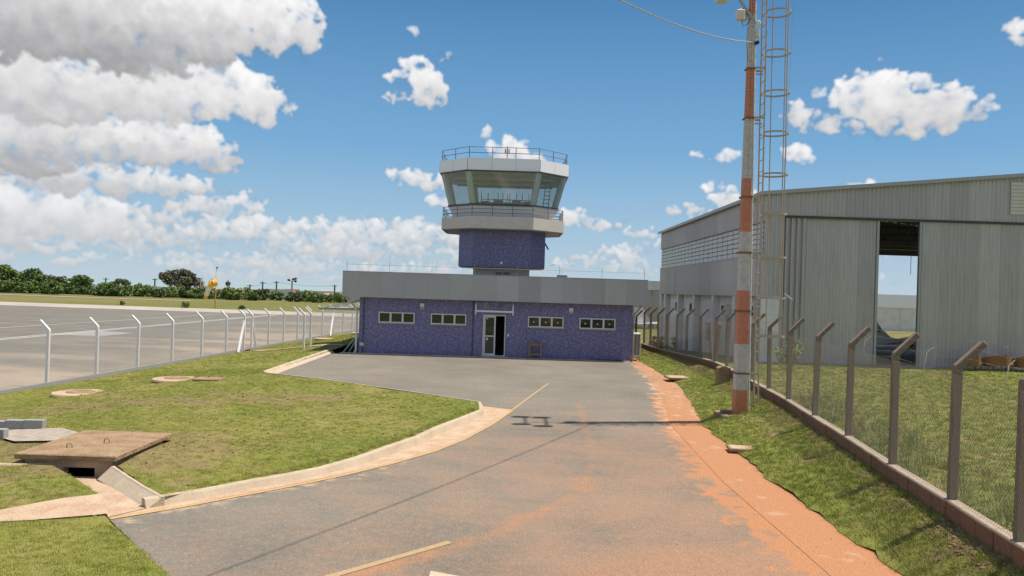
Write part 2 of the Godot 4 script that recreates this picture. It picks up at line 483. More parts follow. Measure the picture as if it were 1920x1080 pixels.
	tmat("cab_panel", tex(75, 256, [Color(0.82, 0.825, 0.835), Color(0.85, 0.855, 0.865), Color(0.87, 0.875, 0.885)], 0.004, 0.03, 0.3, 0.01), 0.25, 0.35)
	tmat("louvre", tex(76, 256, [Color(0.48, 0.48, 0.45), Color(0.6, 0.6, 0.57), Color(0.66, 0.66, 0.63)], 0.02, 0.1, 0.5, 0.05), 0.5, 0.5)
	M["mosaic"] = mosaic()
	# ground covers take their patches from vertex colours and their grain from a texture
	var grain := tex(80, 1024, [Color(0.45, 0.45, 0.45), Color(0.85, 0.85, 0.85), Color(1, 1, 1)], 0.02, 0.22, 0.7, 0.35)
	var g2 := tmat("turf", grain, 0.45, 0.95, nf, 1.0)
	g2.vertex_color_use_as_albedo = true
	var grain2 := tex(81, 1024, [Color(0.7, 0.7, 0.7), Color(0.9, 0.9, 0.9), Color(1, 1, 1)], 0.006, 0.1, 0.5, 0.2)
	var g3 := tmat("tarmac", grain2, 0.12, 0.9)
	g3.vertex_color_use_as_albedo = true
	var g4 := mat("blade", Color(1, 1, 1), 0.7)
	g4.vertex_color_use_as_albedo = true
	g4.backlight_enabled = true; g4.backlight = Color(0.2, 0.24, 0.06)
	var g5 := mat("leaf", Color(1, 1, 1), 0.65)
	g5.vertex_color_use_as_albedo = true
	g5.backlight_enabled = true; g5.backlight = Color(0.14, 0.19, 0.05)

func mosaic() -> StandardMaterial3D:   # small glass tiles with pale joints, red earth splashed into some of them
	var im := Image.create(512, 512, false, Image.FORMAT_RGB8)
	im.fill(lin(0.24, 0.225, 0.24))
	var r := RandomNumberGenerator.new()
	r.seed = 90
	var nz := noise(91, 0.12, 3)
	var pal := [Color(0.08, 0.092, 0.285), Color(0.108, 0.12, 0.35), Color(0.035, 0.038, 0.12), Color(0.20, 0.20, 0.38), Color(0.12, 0.08, 0.15), Color(0.11, 0.125, 0.39)]
	for y in 64:
		for x in 64:
			var q: Color = pal[r.randi() % pal.size()]
			var t := nz.get_noise_2d(x, y)
			q = q * (1.0 + t * 0.25) * r.randf_range(0.8, 1.5)
			if r.randf() < 0.05: q = Color(0.28, 0.24, 0.35)
			if r.randf() < 0.04: q = Color(0.17, 0.09, 0.08)
			im.fill_rect(Rect2i(x * 8, y * 8, 7, 7), q.linear_to_srgb())
	im.generate_mipmaps()
	return tmat("mosaic", ImageTexture.create_from_image(im), 0.5, 0.35)

# ------------------------------------------------------------------ terrain
var n1 := FastNoiseLite.new()
func fnz(x: float, y: float, f: float) -> float: return n1.get_noise_2d(x * f * 4000.0, y * f * 4000.0)   # about -0.6 .. 0.6

func fence_x(d: float) -> float: return -15.3 + 0.077 * (d - 26.5)   # line of the airfield fence
const WALL := [[5.1, 4.0], [5.36, 6.0], [5.71, 8.9], [5.95, 10.7], [6.2, 12.9], [6.58, 15.5], [6.9, 18.05], [7.25, 20.8], [7.48, 23.1], [7.72, 25.5], [7.95, 27.8], [8.15, 30.1], [8.3, 32.5], [8.2, 34.6], [8.06, 36.7], [7.97, 38.5], [7.86, 40.3], [7.77, 42.2], [7.7, 44.1], [7.66, 46.0]]
const PATH_R := [[4.95, 4.0], [4.9, 9.7], [4.8, 14.2], [5.02, 20.6], [5.7, 24.8], [6.3, 30.0], [6.43, 37.3], [6.5, 46.0]]
const PATH_L := [[3.98, 4.0], [3.95, 9.7], [3.9, 14.4], [4.17, 20.6], [4.8, 24.6], [5.42, 30.3], [5.78, 35.9], [6.0, 38.95]]
const KERB := [[-5.2, 11.6], [-4.6, 12.25], [-4.05, 12.95], [-3.6, 13.45], [-3.18, 14.0], [-2.7, 14.85], [-2.27, 15.87], [-1.86, 17.0], [-1.49, 18.4], [-1.06, 19.8], [-0.62, 21.2]]
const GUTTER := [[-5.5, 11.1], [-4.8, 11.78], [-4.0, 12.7], [-3.45, 13.35], [-2.88, 14.08], [-2.2, 15.1], [-1.55, 16.3], [-1.03, 17.65], [-0.45, 19.8], [0.1, 22.3]]
const APRON_EDGE := [[-0.72, 22.75], [-2.4, 24.2], [-4.5, 25.7], [-6.5, 27.1], [-8.6, 28.5]]
func along(line: Array, d: float) -> float:
	if d <= line[0][1]: return line[0][0]
	for k in line.size() - 1:
		if d <= line[k + 1][1]: return lerpf(line[k][0], line[k + 1][0], (d - line[k][1]) / (line[k + 1][1] - line[k][1]))
	return line[-1][0]

func h_left(x: float, d: float) -> float:
	var f := fence_x(d)
	var t := smoothstep(0.0, 1.0, clampf((-8.8 - x) / (-8.8 - f), 0, 1))
	var y := lerpf(0.125, -0.33, t)
	y += 0.10 * exp(-(pow((x + 7.6) / 2.2, 2) + pow((d - 14.8) / 2.0, 2)))
	y += 0.06 * fnz(x, d, 0.004) * smoothstep(0.3, 1.8, minf(absf(x + 8.6), 3.0)) 
	if d < 11.6: y = lerpf(y, 0.015, smoothstep(11.6, 10.8, d))
	return y
func wall_foot(d: float) -> float: return 0.40 - 0.0 * d
func h_bank(x: float, d: float) -> float:
	var a := along(PATH_R, d); var b := along(WALL, d)
	var t := clampf((x - a) / maxf(b - a, 0.2), 0, 1)
	return 0.016 + 0.47 * pow(t, 0.85) * lerpf(1.0, 0.55, smoothstep(30, 46, d)) + 0.05 * fnz(x, d, 0.006) * sin(t * PI)
func h_right(x: float, d: float) -> float:
	return lerpf(0.52, -0.3, smoothstep(35.5, 58.0, d)) + 0.04 * fnz(x, d, 0.004)
func h_far(x: float, d: float) -> float:
	var y := -0.42
	if x > -9.0: y = lerpf(-0.42, -0.12, smoothstep(-9.0, -5.0, x))
	if x > 5.0: y = lerpf(-0.12, lerpf(0.3, -0.3, smoothstep(34.0, 58.0, d)), smoothstep(6.6, 9.5, x))
	if d > 58.0: y = lerpf(y, -0.42 if x < 0 else -0.3, smoothstep(58, 70, d))
	if d > 175.0: y = lerpf(y, -9.0, smoothstep(175.0, 560.0, d)) - maxf(0.0, d - 900.0) * 0.0085
	return y

# a sheet over a polygon of (x, d) points: grid cells clipped to it, heights and vertex colours from callables
func sheet(poly: Array, cell: float, hf: Callable, cf = null, uvf = null) -> MB:
	var m := MB.new()
	var pp := PackedVector2Array()
	var lo := Vector2(1e9, 1e9); var hi := Vector2(-1e9, -1e9)
	for q in poly:
		var w := Vector2(q[0], q[1])
		pp.append(w); lo = lo.min(w); hi = hi.max(w)
	m.use_c = cf != null
	m.use_uv = uvf != null
	var put := func(q: Vector2) -> void:
		var e := 0.08
		var y: float = hf.call(q.x, q.y)
		var nn := Vector3(y - hf.call(q.x + e, q.y), e, hf.call(q.x, q.y + e) - y).normalized()
		m.v.append(Vector3(q.x, y, -q.y)); m.n.append(nn)
		m.c.append(cf.call(q.x, q.y) if cf else Color(1, 1, 1))
		if uvf: m.uv.append(uvf.call(q.x, q.y))
	var nx := int(ceil((hi.x - lo.x) / cell)); var ny := int(ceil((hi.y - lo.y) / cell))
	for j in ny:
		for i in nx:
			var a := lo + Vector2(i, j) * cell
			var b := a + Vector2(cell, cell)
			var cs := PackedVector2Array([a, Vector2(b.x, a.y), b, Vector2(a.x, b.y)])
			var ins := 0
			for q in cs: ins += int(Geometry2D.is_point_in_polygon(q, pp))
			var pieces := []
			if ins == 4: pieces = [cs]
			else: pieces = Geometry2D.intersect_polygons(cs, pp)
			for pc in pieces:
				var t := Geometry2D.triangulate_polygon(pc)
				for k in range(0, t.size(), 3):
					var A: Vector2 = pc[t[k]]; var B: Vector2 = pc[t[k + 1]]; var C: Vector2 = pc[t[k + 2]]
					if (B - A).cross(C - A) > 0: put.call(A); put.call(C); put.call(B)
					else: put.call(A); put.call(B); put.call(C)
	return m

func turf_col(x: float, d: float) -> Color:   # linear: living and dry grass, bare earth where the photograph shows it
	var a := fnz(x, d, 0.006); var b := fnz(x + 50, d, 0.025); var e := fnz(x - 90, d + 40, 0.1)
	var q := Color(0.25, 0.275, 0.04).lerp(Color(0.36, 0.33, 0.078), clampf(0.42 + a * 0.9 + b * 0.8, 0, 1))
	q = q.lerp(Color(0.38, 0.275, 0.15), clampf((a * 0.6 + b * 0.7 + e * 0.5 - 0.32) * 2.0, 0, 0.6))
	return q
func dry_band(x: float, d: float) -> float: return 0.0

func left_col(x: float, d: float) -> Color:
	var q := turf_col(x, d)
	# dry trampled strip that crosses the lawn behind the slab
	var s := absf((d - 21.5) - (x + 8.0) * 0.35)
	var k := clampf((1.0 - s / 1.6) + fnz(x, d, 0.02) * 1.6, 0, 1) * (1.0 if x < -4.5 else 0.0)
	q = q.lerp(Color(0.32, 0.225, 0.115), k * 0.72)
	var nb := Vector2((x + 7.4) / 2.1, (d - 14.6) / 1.9).length()
	q = q.lerp(Color(0.32, 0.22, 0.12), clampf((1.25 - nb) * 1.6 + fnz(x, d, 0.03) * 1.5, 0, 0.65))
	return q
func bank_col(x: float, d: float) -> Color:
	var q := turf_col(x * 1.3 + 30, d)
	var t := (x - along(PATH_R, d)) / maxf(along(WALL, d) - along(PATH_R, d), 0.3)
	q = q.lerp(Color(0.205, 0.25, 0.038), 0.3)
	q = q.lerp(Color(0.25, 0.155, 0.09), clampf((t - 0.72) * 2.6 + fnz(x, d, 0.03) * 1.9 + fnz(x, d, 0.008) * 1.2, 0, 0.8))   # earth and dead grass along the wall foot
	return q
func field_col(x: float, d: float) -> Color:
	var q := turf_col(x * 0.8 - 30, d * 0.6)
	q = q.lerp(Color(0.235, 0.265, 0.045), 0.5)
	q = q.lerp(Color(0.30, 0.17, 0.085), clampf((fnz(x * 0.5, d * 1.6, 0.02) - 0.22) * 2.0, 0, 0.6))
	return q
func far_col(x: float, d: float) -> Color:
	var a := fnz(x, d, 0.0012)
	if d > 178.0: return Color(0.13, 0.135, 0.075) * (1.0 + 0.5 * a)
	return Color(0.20, 0.215, 0.042).lerp(Color(0.275, 0.235, 0.075), clampf(0.45 + a * 1.6 + fnz(x, d * 3, 0.01), 0, 1))

func tarmac_col(x: float, d: float) -> Color:
	var q := Color(0.168, 0.157, 0.132) * (1.0 + 0.16 * fnz(x * 0.12, d, 0.012) + 0.12 * fnz(x * 0.05, d * 0.4, 0.02))
	var nearf := x - fence_x(d)   # negative; sand washed against the fence side
	var k := clampf(1.0 + nearf / 9.0, 0, 1) * 0.35 + clampf((fnz(x * 0.25, d * 1.0, 0.004) - 0.06) * 3.2, 0, 0.8) * clampf(1.0 + nearf / 16.0, 0, 1)
	q = q.lerp(Color(0.43, 0.335, 0.25), clampf(k + fnz(x, d, 0.03) * 0.2, 0, 0.8))
	return q

func make_road_tex() -> ImageTexture:   # albedo of asphalt, dust, cement and the stained footpath; u along x, v towards the camera
	var lw := 272; var lh := 544
	var low := PackedByteArray()
	low.resize(lw * lh * 3)
	for j in lh:
		var d := 39.0 - (j + 0.5) / lh * 34.0
		var pl := along(PATH_L, d); var pr := along(PATH_R, d)
		for i in lw:
			var x := -9.0 + (i + 0.5) / lw * 17.0
			var nz := fnz(x, d, 0.012); var nz2 := fnz(x + 70, d, 0.045); var nz3 := fnz(x * 0.4, d * 2.0, 0.02)
			# red earth: beside the path, along the old asphalt joint, trodden over the near road
			var o := clampf(1.15 - (pl - x) / (0.42 + 0.35 * smoothstep(22, 12, d)) + nz2 * 0.9, 0, 1) if d < 27 else clampf(0.9 - (pl - x) / 0.25 + nz2, 0, 1)
			var jx := along([[-1.9, 9.15], [-0.7, 10.5], [1.02, 13.1], [1.62, 16.3], [1.75, 20.0], [1.9, 23.0]], d)
			if d > 9.0 and d < 24.0: o = maxf(o, clampf((1.0 - absf(x - jx - 0.18) / (0.6 if d < 14.5 else 0.32)) * 0.95 + nz2 * 0.45 + nz * 0.4, 0, 1) * lerpf(0.62, 0.42, smoothstep(11.0, 18.0, d)))
			o = maxf(o, clampf(smoothstep(13.5, 9.5, d) * smoothstep(-2.2, 1.4, x - (d - 9.0) * 0.75) * 0.62 + nz * 0.10 + fnz(x * 0.3, d * 0.3, 0.012) * 0.25, 0, 0.55))
			o = maxf(o, clampf((nz3 * 0.6 + nz2 * 0.3 - 0.30) * 1.5, 0, 0.3) * smoothstep(22, 14, d))
			o = maxf(o, clampf((0.08 + 0.22 * smoothstep(-4.5, 3.0, x)) * smoothstep(27, 12, d) + 0.08 + nz * 0.12 + nz2 * 0.08, 0, 0.45))   # trodden red-brown film
			# pale cement: washed along the gutter, spilt by the path
			var g := along(GUTTER, d)
			var c := 0.0
			if d < 22.3: c = clampf(1.0 - (x - g) / 0.55 + nz2 * 1.2, 0, 1) * smoothstep(16.5, 13.5, d) * 0.7
			c = maxf(c, clampf(0.75 - (pl - x) / 0.32 + nz2 * 1.6, 0, 1) * smoothstep(17, 21, d) * 0.9)
			var w := 128.0 + 90.0 * nz + 110.0 * fnz(x * 0.3, d * 0.3, 0.012) + 50.0 * nz3
			if x > pl:   # the footpath itself
				o = clampf(lerpf(1.1, 0.75, smoothstep(19, 28, d)) + nz * 0.4, 0, 1)
				c = clampf((nz2 * 0.9 + nz * 0.5 - 0.3) * 1.6, 0, 0.6) + smoothstep(17, 27, d) * 0.3
			var k := (j * lw + i) * 3
			low[k] = int(clampf(o, 0, 1) * 255); low[k + 1] = int(clampf(c, 0, 1) * 255); low[k + 2] = int(clampf(w, 0, 255))
	var li := Image.create_from_data(lw, lh, false, Image.FORMAT_RGB8, low)
	li.resize(1024, 2048, Image.INTERPOLATE_CUBIC)
	var q := li.get_data()
	var f1 := nbytes(301, 0.09, 4, 1024, 1024); var f2 := nbytes(302, 0.35, 2, 1024, 1024)
	var r := RandomNumberGenerator.new()
	r.seed = 77
	var g255 := PackedByteArray()   # linear 0..1 in 1024 steps to sRGB
	for i in 1024: g255.append(int(clampf(lin(i / 1023.0, 0, 0).r, 0, 1) * 255))
	var out := PackedByteArray()
	out.resize(1024 * 2048 * 3)
	for i in 1024 * 2048:
		var k := i * 3
		var a := f1[i & 0xFFFFF] / 255.0; var b := f2[i & 0xFFFFF] / 255.0
		var o := q[k] / 255.0 + (a - 0.5) * (0.3 if q[k] > 130 else 0.13)
		o = clampf((o - 0.12) * 1.25, 0.0, 1.0)
		if o > 0.6: o = minf(1.0, 0.6 + (o - 0.6) * 2.0)
		var c := clampf((q[k + 1] / 255.0 + (a - 0.5) * 0.5 - 0.2) * 1.6, 0.0, 0.85)
		var w := 0.172 * (0.78 + 0.34 * (q[k + 2] / 255.0) + (b - 0.5) * 0.42 + (a - 0.5) * 0.2)
		var rr := w * 1.10; var gg := w * 0.99; var bb := w * 0.80
		if (i * 2654435761 >> 7) % 173 == 0 and o < 0.5:
			var s := 1.5 + 1.2 * b
			rr *= s; gg *= s; bb *= s
		var t := 0.82 + 0.36 * b
		rr = lerpf(rr, 0.40 * t, o); gg = lerpf(gg, 0.185 * t, o); bb = lerpf(bb, 0.083 * t, o)
		rr = lerpf(rr, 0.47 * t, c * 0.75); gg = lerpf(gg, 0.35 * t, c * 0.75); bb = lerpf(bb, 0.235 * t, c * 0.75)
		out[k] = g255[clampi(int(rr * 1023), 0, 1023)]; out[k + 1] = g255[clampi(int(gg * 1023), 0, 1023)]; out[k + 2] = g255[clampi(int(bb * 1023), 0, 1023)]
	var im := Image.create_from_data(1024, 2048, false, Image.FORMAT_RGB8, out)
	im.generate_mipmaps()
	return ImageTexture.create_from_image(im)

# a kerb with a sloping face, along a line of (x, d) points; side = +1 if the lawn is on the left of the walk
func kerb_run(line: Array, w: float, top: Callable, foot: float, side: float, face := 0.05) -> MB:
	var m := MB.new()
	var rows := []
	for k in line.size():
		var a := Vector2(line[max(k - 1, 0)][0], line[max(k - 1, 0)][1]); var b := Vector2(line[min(k + 1, line.size() - 1)][0], line[min(k + 1, line.size() - 1)][1])
		var t := (b - a).normalized()
		var nn := Vector2(-t.y, t.x) * side
		var p := Vector2(line[k][0], line[k][1])
		var y: float = top.call(p.x + nn.x * w, p.y + nn.y * w)
		var row := []
		for e in [[0.0, foot], [face, y - 0.02], [face + 0.02, y], [w, y], [w, foot - 0.1]]:
			var q: Vector2 = p + nn * e[0]
			row.append(Vector3(q.x, e[1], -q.y))
		rows.append(row)
	for k in rows.size() - 1:
		for i in 4:
			if side < 0: m.quad(rows[k][i], rows[k][i + 1], rows[k + 1][i + 1], rows[k + 1][i])
			else: m.quad(rows[k + 1][i], rows[k + 1][i + 1], rows[k][i + 1], rows[k][i])
	for e in [0, rows.size() - 1]: 
		m.tri(rows[e][0], rows[e][1], rows[e][3]); m.tri(rows[e][0], rows[e][3], rows[e][4])
	return m

# flat ribbon between two lines at a height
func ribbon(a: Array, b: Array, y: float) -> MB:
	var m := MB.new()
	for k in a.size() - 1:
		m.quad(at(a[k][0], y, a[k][1]), at(b[k][0], y, b[k][1]), at(b[k + 1][0], y, b[k + 1][1]), at(a[k + 1][0], y, a[k + 1][1]))
	return m
func stripe(line: Array, w: float, y: float) -> MB:
	var m := MB.new()
	var ps := []
	for k in line.size():
		var a := Vector2(line[max(k - 1, 0)][0], line[max(k - 1, 0)][1]); var b := Vector2(line[min(k + 1, line.size() - 1)][0], line[min(k + 1, line.size() - 1)][1])
		var t := (b - a).normalized() * w * 0.5
		ps.append([Vector2(line[k][0] + t.y, line[k][1] - t.x), Vector2(line[k][0] - t.y, line[k][1] + t.x)])
	for k in ps.size() - 1:
		m.quad(at(ps[k][0].x, y, ps[k][0].y), at(ps[k + 1][0].x, y, ps[k + 1][0].y), at(ps[k + 1][1].x, y, ps[k + 1][1].y), at(ps[k][1].x, y, ps[k][1].y))
	return m

const LAWN_A := [[-16.02, 16.95], [-9.35, 16.8], [-8.25, 15.8], [-6.55, 15.66], [-6.55, 13.5], [-5.02, 11.82], [-4.66, 12.36], [-4.15, 13.05], [-3.7, 13.55], [-3.3, 14.1], [-2.83, 14.93], [-2.41, 15.95], [-2.0, 17.05], [-1.63, 18.45], [-1.2, 19.85], [-0.78, 21.25], [-0.82, 22.68], [-2.48, 24.1], [-4.57, 25.6], [-6.57, 27.0], [-8.68, 28.42], [-8.72, 38.9], [-8.75, 60.0], [-12.75, 60.0]]
const LAWN_B := [[-17.3, 3.5], [0.2, 3.5], [-3.72, 8.95], [-5.52, 11.06], [-6.75, 10.72], [-16.8, 8.7]]
const LAWN_C := [[-6.0, 11.87], [-6.78, 12.68], [-7.6, 13.4], [-8.2, 13.42], [-8.25, 15.15], [-9.3, 15.1], [-9.75, 15.5], [-16.15, 15.65], [-16.6, 9.1], [-7.02, 11.12]]
func rough(line: Array, step: float, amp: float) -> Array:   # a line with the small wander of a grown edge
	var out := []
	var r := RandomNumberGenerator.new()
	r.seed = 19
	for k in line.size() - 1:
		var n := maxi(1, int(absf(line[k + 1][1] - line[k][1]) / step))
		for j in n:
			var t := j / float(n)
			out.append([lerpf(line[k][0], line[k + 1][0], t) + r.randf_range(-amp, amp), lerpf(line[k][1], line[k + 1][1], t)])
	out.append(line[-1])
	return out
func bank_poly() -> Array:
	var p := []
	for q in rough(PATH_R, 0.3, 0.07): p.append(q)
	var w := WALL.duplicate()
	w.reverse()
	for q in w: p.append([q[0] - 0.0, q[1]])
	return p
func field_poly() -> Array:
	var p := []
	for q in WALL: p.append([q[0] + 0.1, q[1]])
	p += [[7.6, 60.0], [10.6, 60.0], [10.6, 34.35], [45.0, 34.35], [45.0, 4.0]]
	return p

func make_ground() -> void:
	n1.seed = 3; n1.frequency = 0.01; n1.fractal_type = FastNoiseLite.FRACTAL_FBM; n1.fractal_octaves = 3
	n1.noise_type = FastNoiseLite.TYPE_SIMPLEX_SMOOTH
	# one sheet to the horizon: fine near, coarse far
	var xs := []; var ds := []
	for k in 61: xs.append(-30.0 + k)
	for e in [45.0, 70.0, 110.0, 200.0, 400.0, 900.0, 2500.0, 5000.0]:
		xs.append(e); xs.push_front(-e)
	for k in 75: ds.append(-2.0 + k)
	for e in [80.0, 90.0, 100.0, 110.0, 125.0, 145.0, 160.0, 175.0, 200.0, 240.0, 300.0, 400.0, 560.0, 900.0, 2000.0, 5500.0]: ds.append(e)
	for e in [-20.0, -80.0, -400.0]: ds.push_front(e)
	var g := MB.new()
	g.use_c = true
	for j in ds.size() - 1:
		for i in xs.size() - 1:
			for q in [[i, j], [i, j + 1], [i + 1, j + 1], [i, j], [i + 1, j + 1], [i + 1, j]]:
				var x: float = xs[q[0]]; var d: float = ds[q[1]]
				g.setc(far_col(x, d))
				g.p(at(x, h_far(x, d), d), Vector3.UP)
	struct("ground", g, M.turf)
	# airfield apron, runway strip, verge beyond
	var ap := [[-12.4, 64.2]]
	ap = [[fence_x(3.0) - 0.12, 3.0], [fence_x(91.0) - 0.12, 91.0], [-66.0, 96.5], [-66.0, 3.0]]
	struct("airfield_apron", sheet(ap, 1.0, func(_x, _d): return -0.32, tarmac_col), M.tarmac)
	struct("airfield_apron", sheet([[-66.0, 3.0], [-66.0, 96.5], [-320.0, 116.0], [-320.0, 3.0]], 8.0, func(_x, _d): return -0.32, tarmac_col), M.tarmac)
	var pale := func(x: float, d: float) -> Color: return Color(0.43, 0.385, 0.33) * (1.0 + 0.3 * fnz(x * 0.2, d, 0.02))
	struct("runway_strip", sheet([[0.0, 90.2], [0.0, 101.0], [-320.0, 127.5], [-320.0, 115.0]], 4.0, func(_x, _d): return -0.315, pale), M.tarmac)
	struct("taxiway", sheet([[-56.0, 141.5], [-58.0, 144.5], [-320.0, 168.0], [-320.0, 163.0]], 4.0, func(_x, _d): return -0.36, pale), M.tarmac)
	var white := mat("line_paint", Color(0.55, 0.54, 0.52), 0.8)
	for e in [[[-34.8, 54.6], [-31.9, 92.8]], [[-28.9, 44.8], [-27.0, 91.5]], [[-28.35, 44.8], [-26.5, 91.5]], [[-36.4, 33.0], [-34.8, 54.6]], [[-30.0, 20.0], [-28.9, 44.8]], [[-29.45, 20.0], [-28.35, 44.8]]]:
		struct("painted_line", stripe(e, 0.22, -0.31), white)
	var pm := MB.new()
	pm.quad(at(-28.6, -0.312, 49.7), at(-25.4, -0.312, 49.5), at(-25.1, -0.312, 53.4), at(-28.0, -0.312, 54.5))
	struct("concrete_square", pm, M.concrete_grey)
	# road and apron in front of the building
	var road := [[0.2, 3.5], [-3.77, 9.0]]
	road += GUTTER
	road += APRON_EDGE
	road += [[-8.55, 39.0], [6.0, 39.0]]
	var pl := PATH_L.duplicate()
	pl.reverse()
	for q in pl: road.append([q[0] + 0.03, q[1]])
	road[-1][1] = 3.5
	var rm := mat("road", Color(1, 1, 1), 0.88)
	rm.albedo_texture = make_road_tex()
	rm.normal_enabled = true
	rm.normal_texture = normal_tex(303, 1024, 0.5, 3.0)
	rm.normal_scale = 0.35
	var uvf := func(x: float, d: float) -> Vector2: return Vector2((x + 9.0) / 17.0, (39.0 - d) / 34.0)
	struct("road", sheet(road, 1.0, func(_x, _d): return 0.0, null, uvf), rm)
	var path := []
	for q in PATH_L: path.append(q)
	path += [[6.0, 39.3], [6.5, 46.0]]
	var prr := PATH_R.duplicate()
	prr.reverse()
	for q in prr: path.append([q[0] + 0.15, q[1]])
	path.append([3.98, 3.5])
	path[-2][1] = 3.5
	struct("footpath", sheet(path, 1.0, func(_x, _d): return 0.006, null, uvf), rm)
	# lawns
	struct("lawn", sheet(LAWN_A, 0.4, h_left, left_col), M.turf)
	struct("lawn", sheet(LAWN_B, 0.4, h_left, left_col), M.turf)
	struct("lawn", sheet(LAWN_C, 0.4, func(x, d): return h_left(x, d) * 0.9 - 0.01, left_col), M.turf)
	struct("grass_bank", sheet(bank_poly(), 0.3, h_bank, bank_col), M.turf)
	struct("field", sheet(field_poly(), 0.6, h_right, field_col), M.turf)
	# kerbs and gutter
	struct("kerb", kerb_run(KERB, 0.16, func(x, d): return h_left(x, d) + 0.006, 0.004, 1.0), M.kerb, "pale concrete kerb curving round the lawn")
	struct("kerb", kerb_run([[-0.62, 21.2], [-0.66, 22.0], [-0.72, 22.75]], 0.15, func(x, d): return h_left(x, d) + 0.006, 0.004, 1.0), M.kerb)
	struct("kerb", kerb_run(APRON_EDGE, 0.1, func(x, d): return h_left(x, d) + 0.01, -0.05, 1.0, 0.02), M.kerb, "thin kerb between lawn and apron")
	struct("kerb", kerb_run([[-8.5, 28.45], [-8.55, 33.0], [-8.6, 39.2]], 0.3, func(x, d): return 0.17, 0.004, 1.0, 0.2), M.kerb, "sloping kerb along the side of the apron")
	struct("kerb", boxmb(-8.3, 5.9, -0.1, 0.035, 39.0, 39.22), M.kerb, "low concrete edge along the foot of the building")
	struct("gutter", sheet([[-5.2, 11.6], [-4.05, 12.95], [-3.18, 14.0], [-2.27, 15.87], [-1.49, 18.4], [-0.62, 21.2], [-0.72, 22.75], [0.1, 22.3], [-0.45, 19.8], [-1.03, 17.65], [-1.55, 16.3], [-2.2, 15.1], [-2.88, 14.08], [-3.45, 13.35], [-4.0, 12.7], [-4.8, 11.78], [-5.5, 11.1]], 0.8, func(_x, _d): return 0.004), M.kerb_soil)
	var yel := tmat("yellow_line", tex(304, 256, [Color(0.32, 0.215, 0.13), Color(0.47, 0.31, 0.14), Color(0.55, 0.39, 0.19)], 0.03, 0.2, 0.5, 0.35), 1.2, 0.85)
	var worn := tmat("worn_line", tex(305, 256, [Color(0.26, 0.19, 0.13), Color(0.39, 0.275, 0.15), Color(0.49, 0.36, 0.19)], 0.05, 0.25, 0.5, 0.5), 1.2, 0.85)
	struct("painted_line", stripe([[-5.45, 11.05], [-4.75, 11.73], [-3.95, 12.64], [-3.4, 13.28], [-2.83, 14.02], [-2.15, 15.05], [-1.5, 16.25], [-0.98, 17.6], [-0.4, 19.75], [0.12, 22.2]], 0.10, 0.009), yel)
	struct("painted_line", stripe([[0.12, 22.25], [0.75, 25.5], [1.43, 28.9]], 0.08, 0.009), worn)
	struct("painted_line", stripe([[-2.6, 8.5], [-1.92, 9.18], [-0.71, 10.5]], 0.11, 0.006), worn)
	struct("concrete_strip", sheet([[-5.5, 11.1], [-5.98, 11.86], [-7.02, 11.12], [-16.6, 9.1], [-16.8, 8.7], [-6.75, 10.7]], 0.8, func(x, d): return h_left(x, d) + 0.012), M.kerb_soil)
	struct("concrete_walkway", sheet([[-13.7, 42.5], [-8.8, 41.9], [-8.8, 42.9], [-13.7, 43.4]], 0.5, func(x, d): return h_left(x, d) + 0.03), M.kerb_soil)
	struct("hangar_forecourt", boxmb(10.3, 45.0, 0.2, 0.56, 34.36, 34.95), M.wall_cap)

# ------------------------------------------------------------------ buildings
# wall with rectangular openings [x0, x1, y0, y1]; front at d, thickness th
func wall_open(m: MB, x0: float, x1: float, y0: float, y1: float, d: float, th: float, ops: Array) -> void:
	var xs := [x0, x1]; var ys := [y0, y1]
	for o in ops:
		for k in 2:
			if not xs.has(o[k]): xs.append(o[k])
			if not ys.has(o[k + 2]): ys.append(o[k + 2])
	xs.sort(); ys.sort()
	for i in xs.size() - 1:
		for j in ys.size() - 1:
			var cx: float = (xs[i] + xs[i + 1]) / 2; var cy: float = (ys[j] + ys[j + 1]) / 2
			var hole := false
			for o in ops: hole = hole or (cx > o[0] and cx < o[1] and cy > o[2] and cy < o[3])
			if hole: continue
			m.quad(at(xs[i], ys[j], d), at(xs[i + 1], ys[j], d), at(xs[i + 1], ys[j + 1], d), at(xs[i], ys[j + 1], d))
			m.quad(at(xs[i + 1], ys[j], d + th), at(xs[i], ys[j], d + th), at(xs[i], ys[j + 1], d + th), at(xs[i + 1], ys[j + 1], d + th))
	for o in ops:
		m.quad(at(o[0], o[2], d), at(o[0], o[2], d + th), at(o[0], o[3], d + th), at(o[0], o[3], d))
		m.quad(at(o[1], o[2], d + th), at(o[1], o[2], d), at(o[1], o[3], d), at(o[1], o[3], d + th))
		m.quad(at(o[0], o[3], d), at(o[0], o[3], d + th), at(o[1], o[3], d + th), at(o[1], o[3], d))
		m.quad(at(o[0], o[2], d + th), at(o[0], o[2], d), at(o[1], o[2], d), at(o[1], o[2], d + th))

func frame_mb(x0: float, x1: float, y0: float, y1: float, d: float, w: float, dep: float) -> MB:
	var m := MB.new()
	bx(m, x0, x1, y1 - w, y1, d, d + dep); bx(m, x0, x1, y0, y0 + w, d, d + dep)
	bx(m, x0, x0 + w, y0 + w, y1 - w, d, d + dep); bx(m, x1 - w, x1, y0 + w, y1 - w, d, d + dep)
	return m

func lettering(s: String, size: float, m: Material, parent: Node, t: Transform3D) -> void:
	var tm := TextMesh.new()
	var f := SystemFont.new()
	f.font_names = PackedStringArray(["Droid Sans"])
	f.font_weight = 700
	tm.font = f
	tm.text = s
	tm.font_size = 32
	tm.pixel_size = size / 32.0
	tm.depth = 0.01
	obj("lettering", tm, m, parent, t)

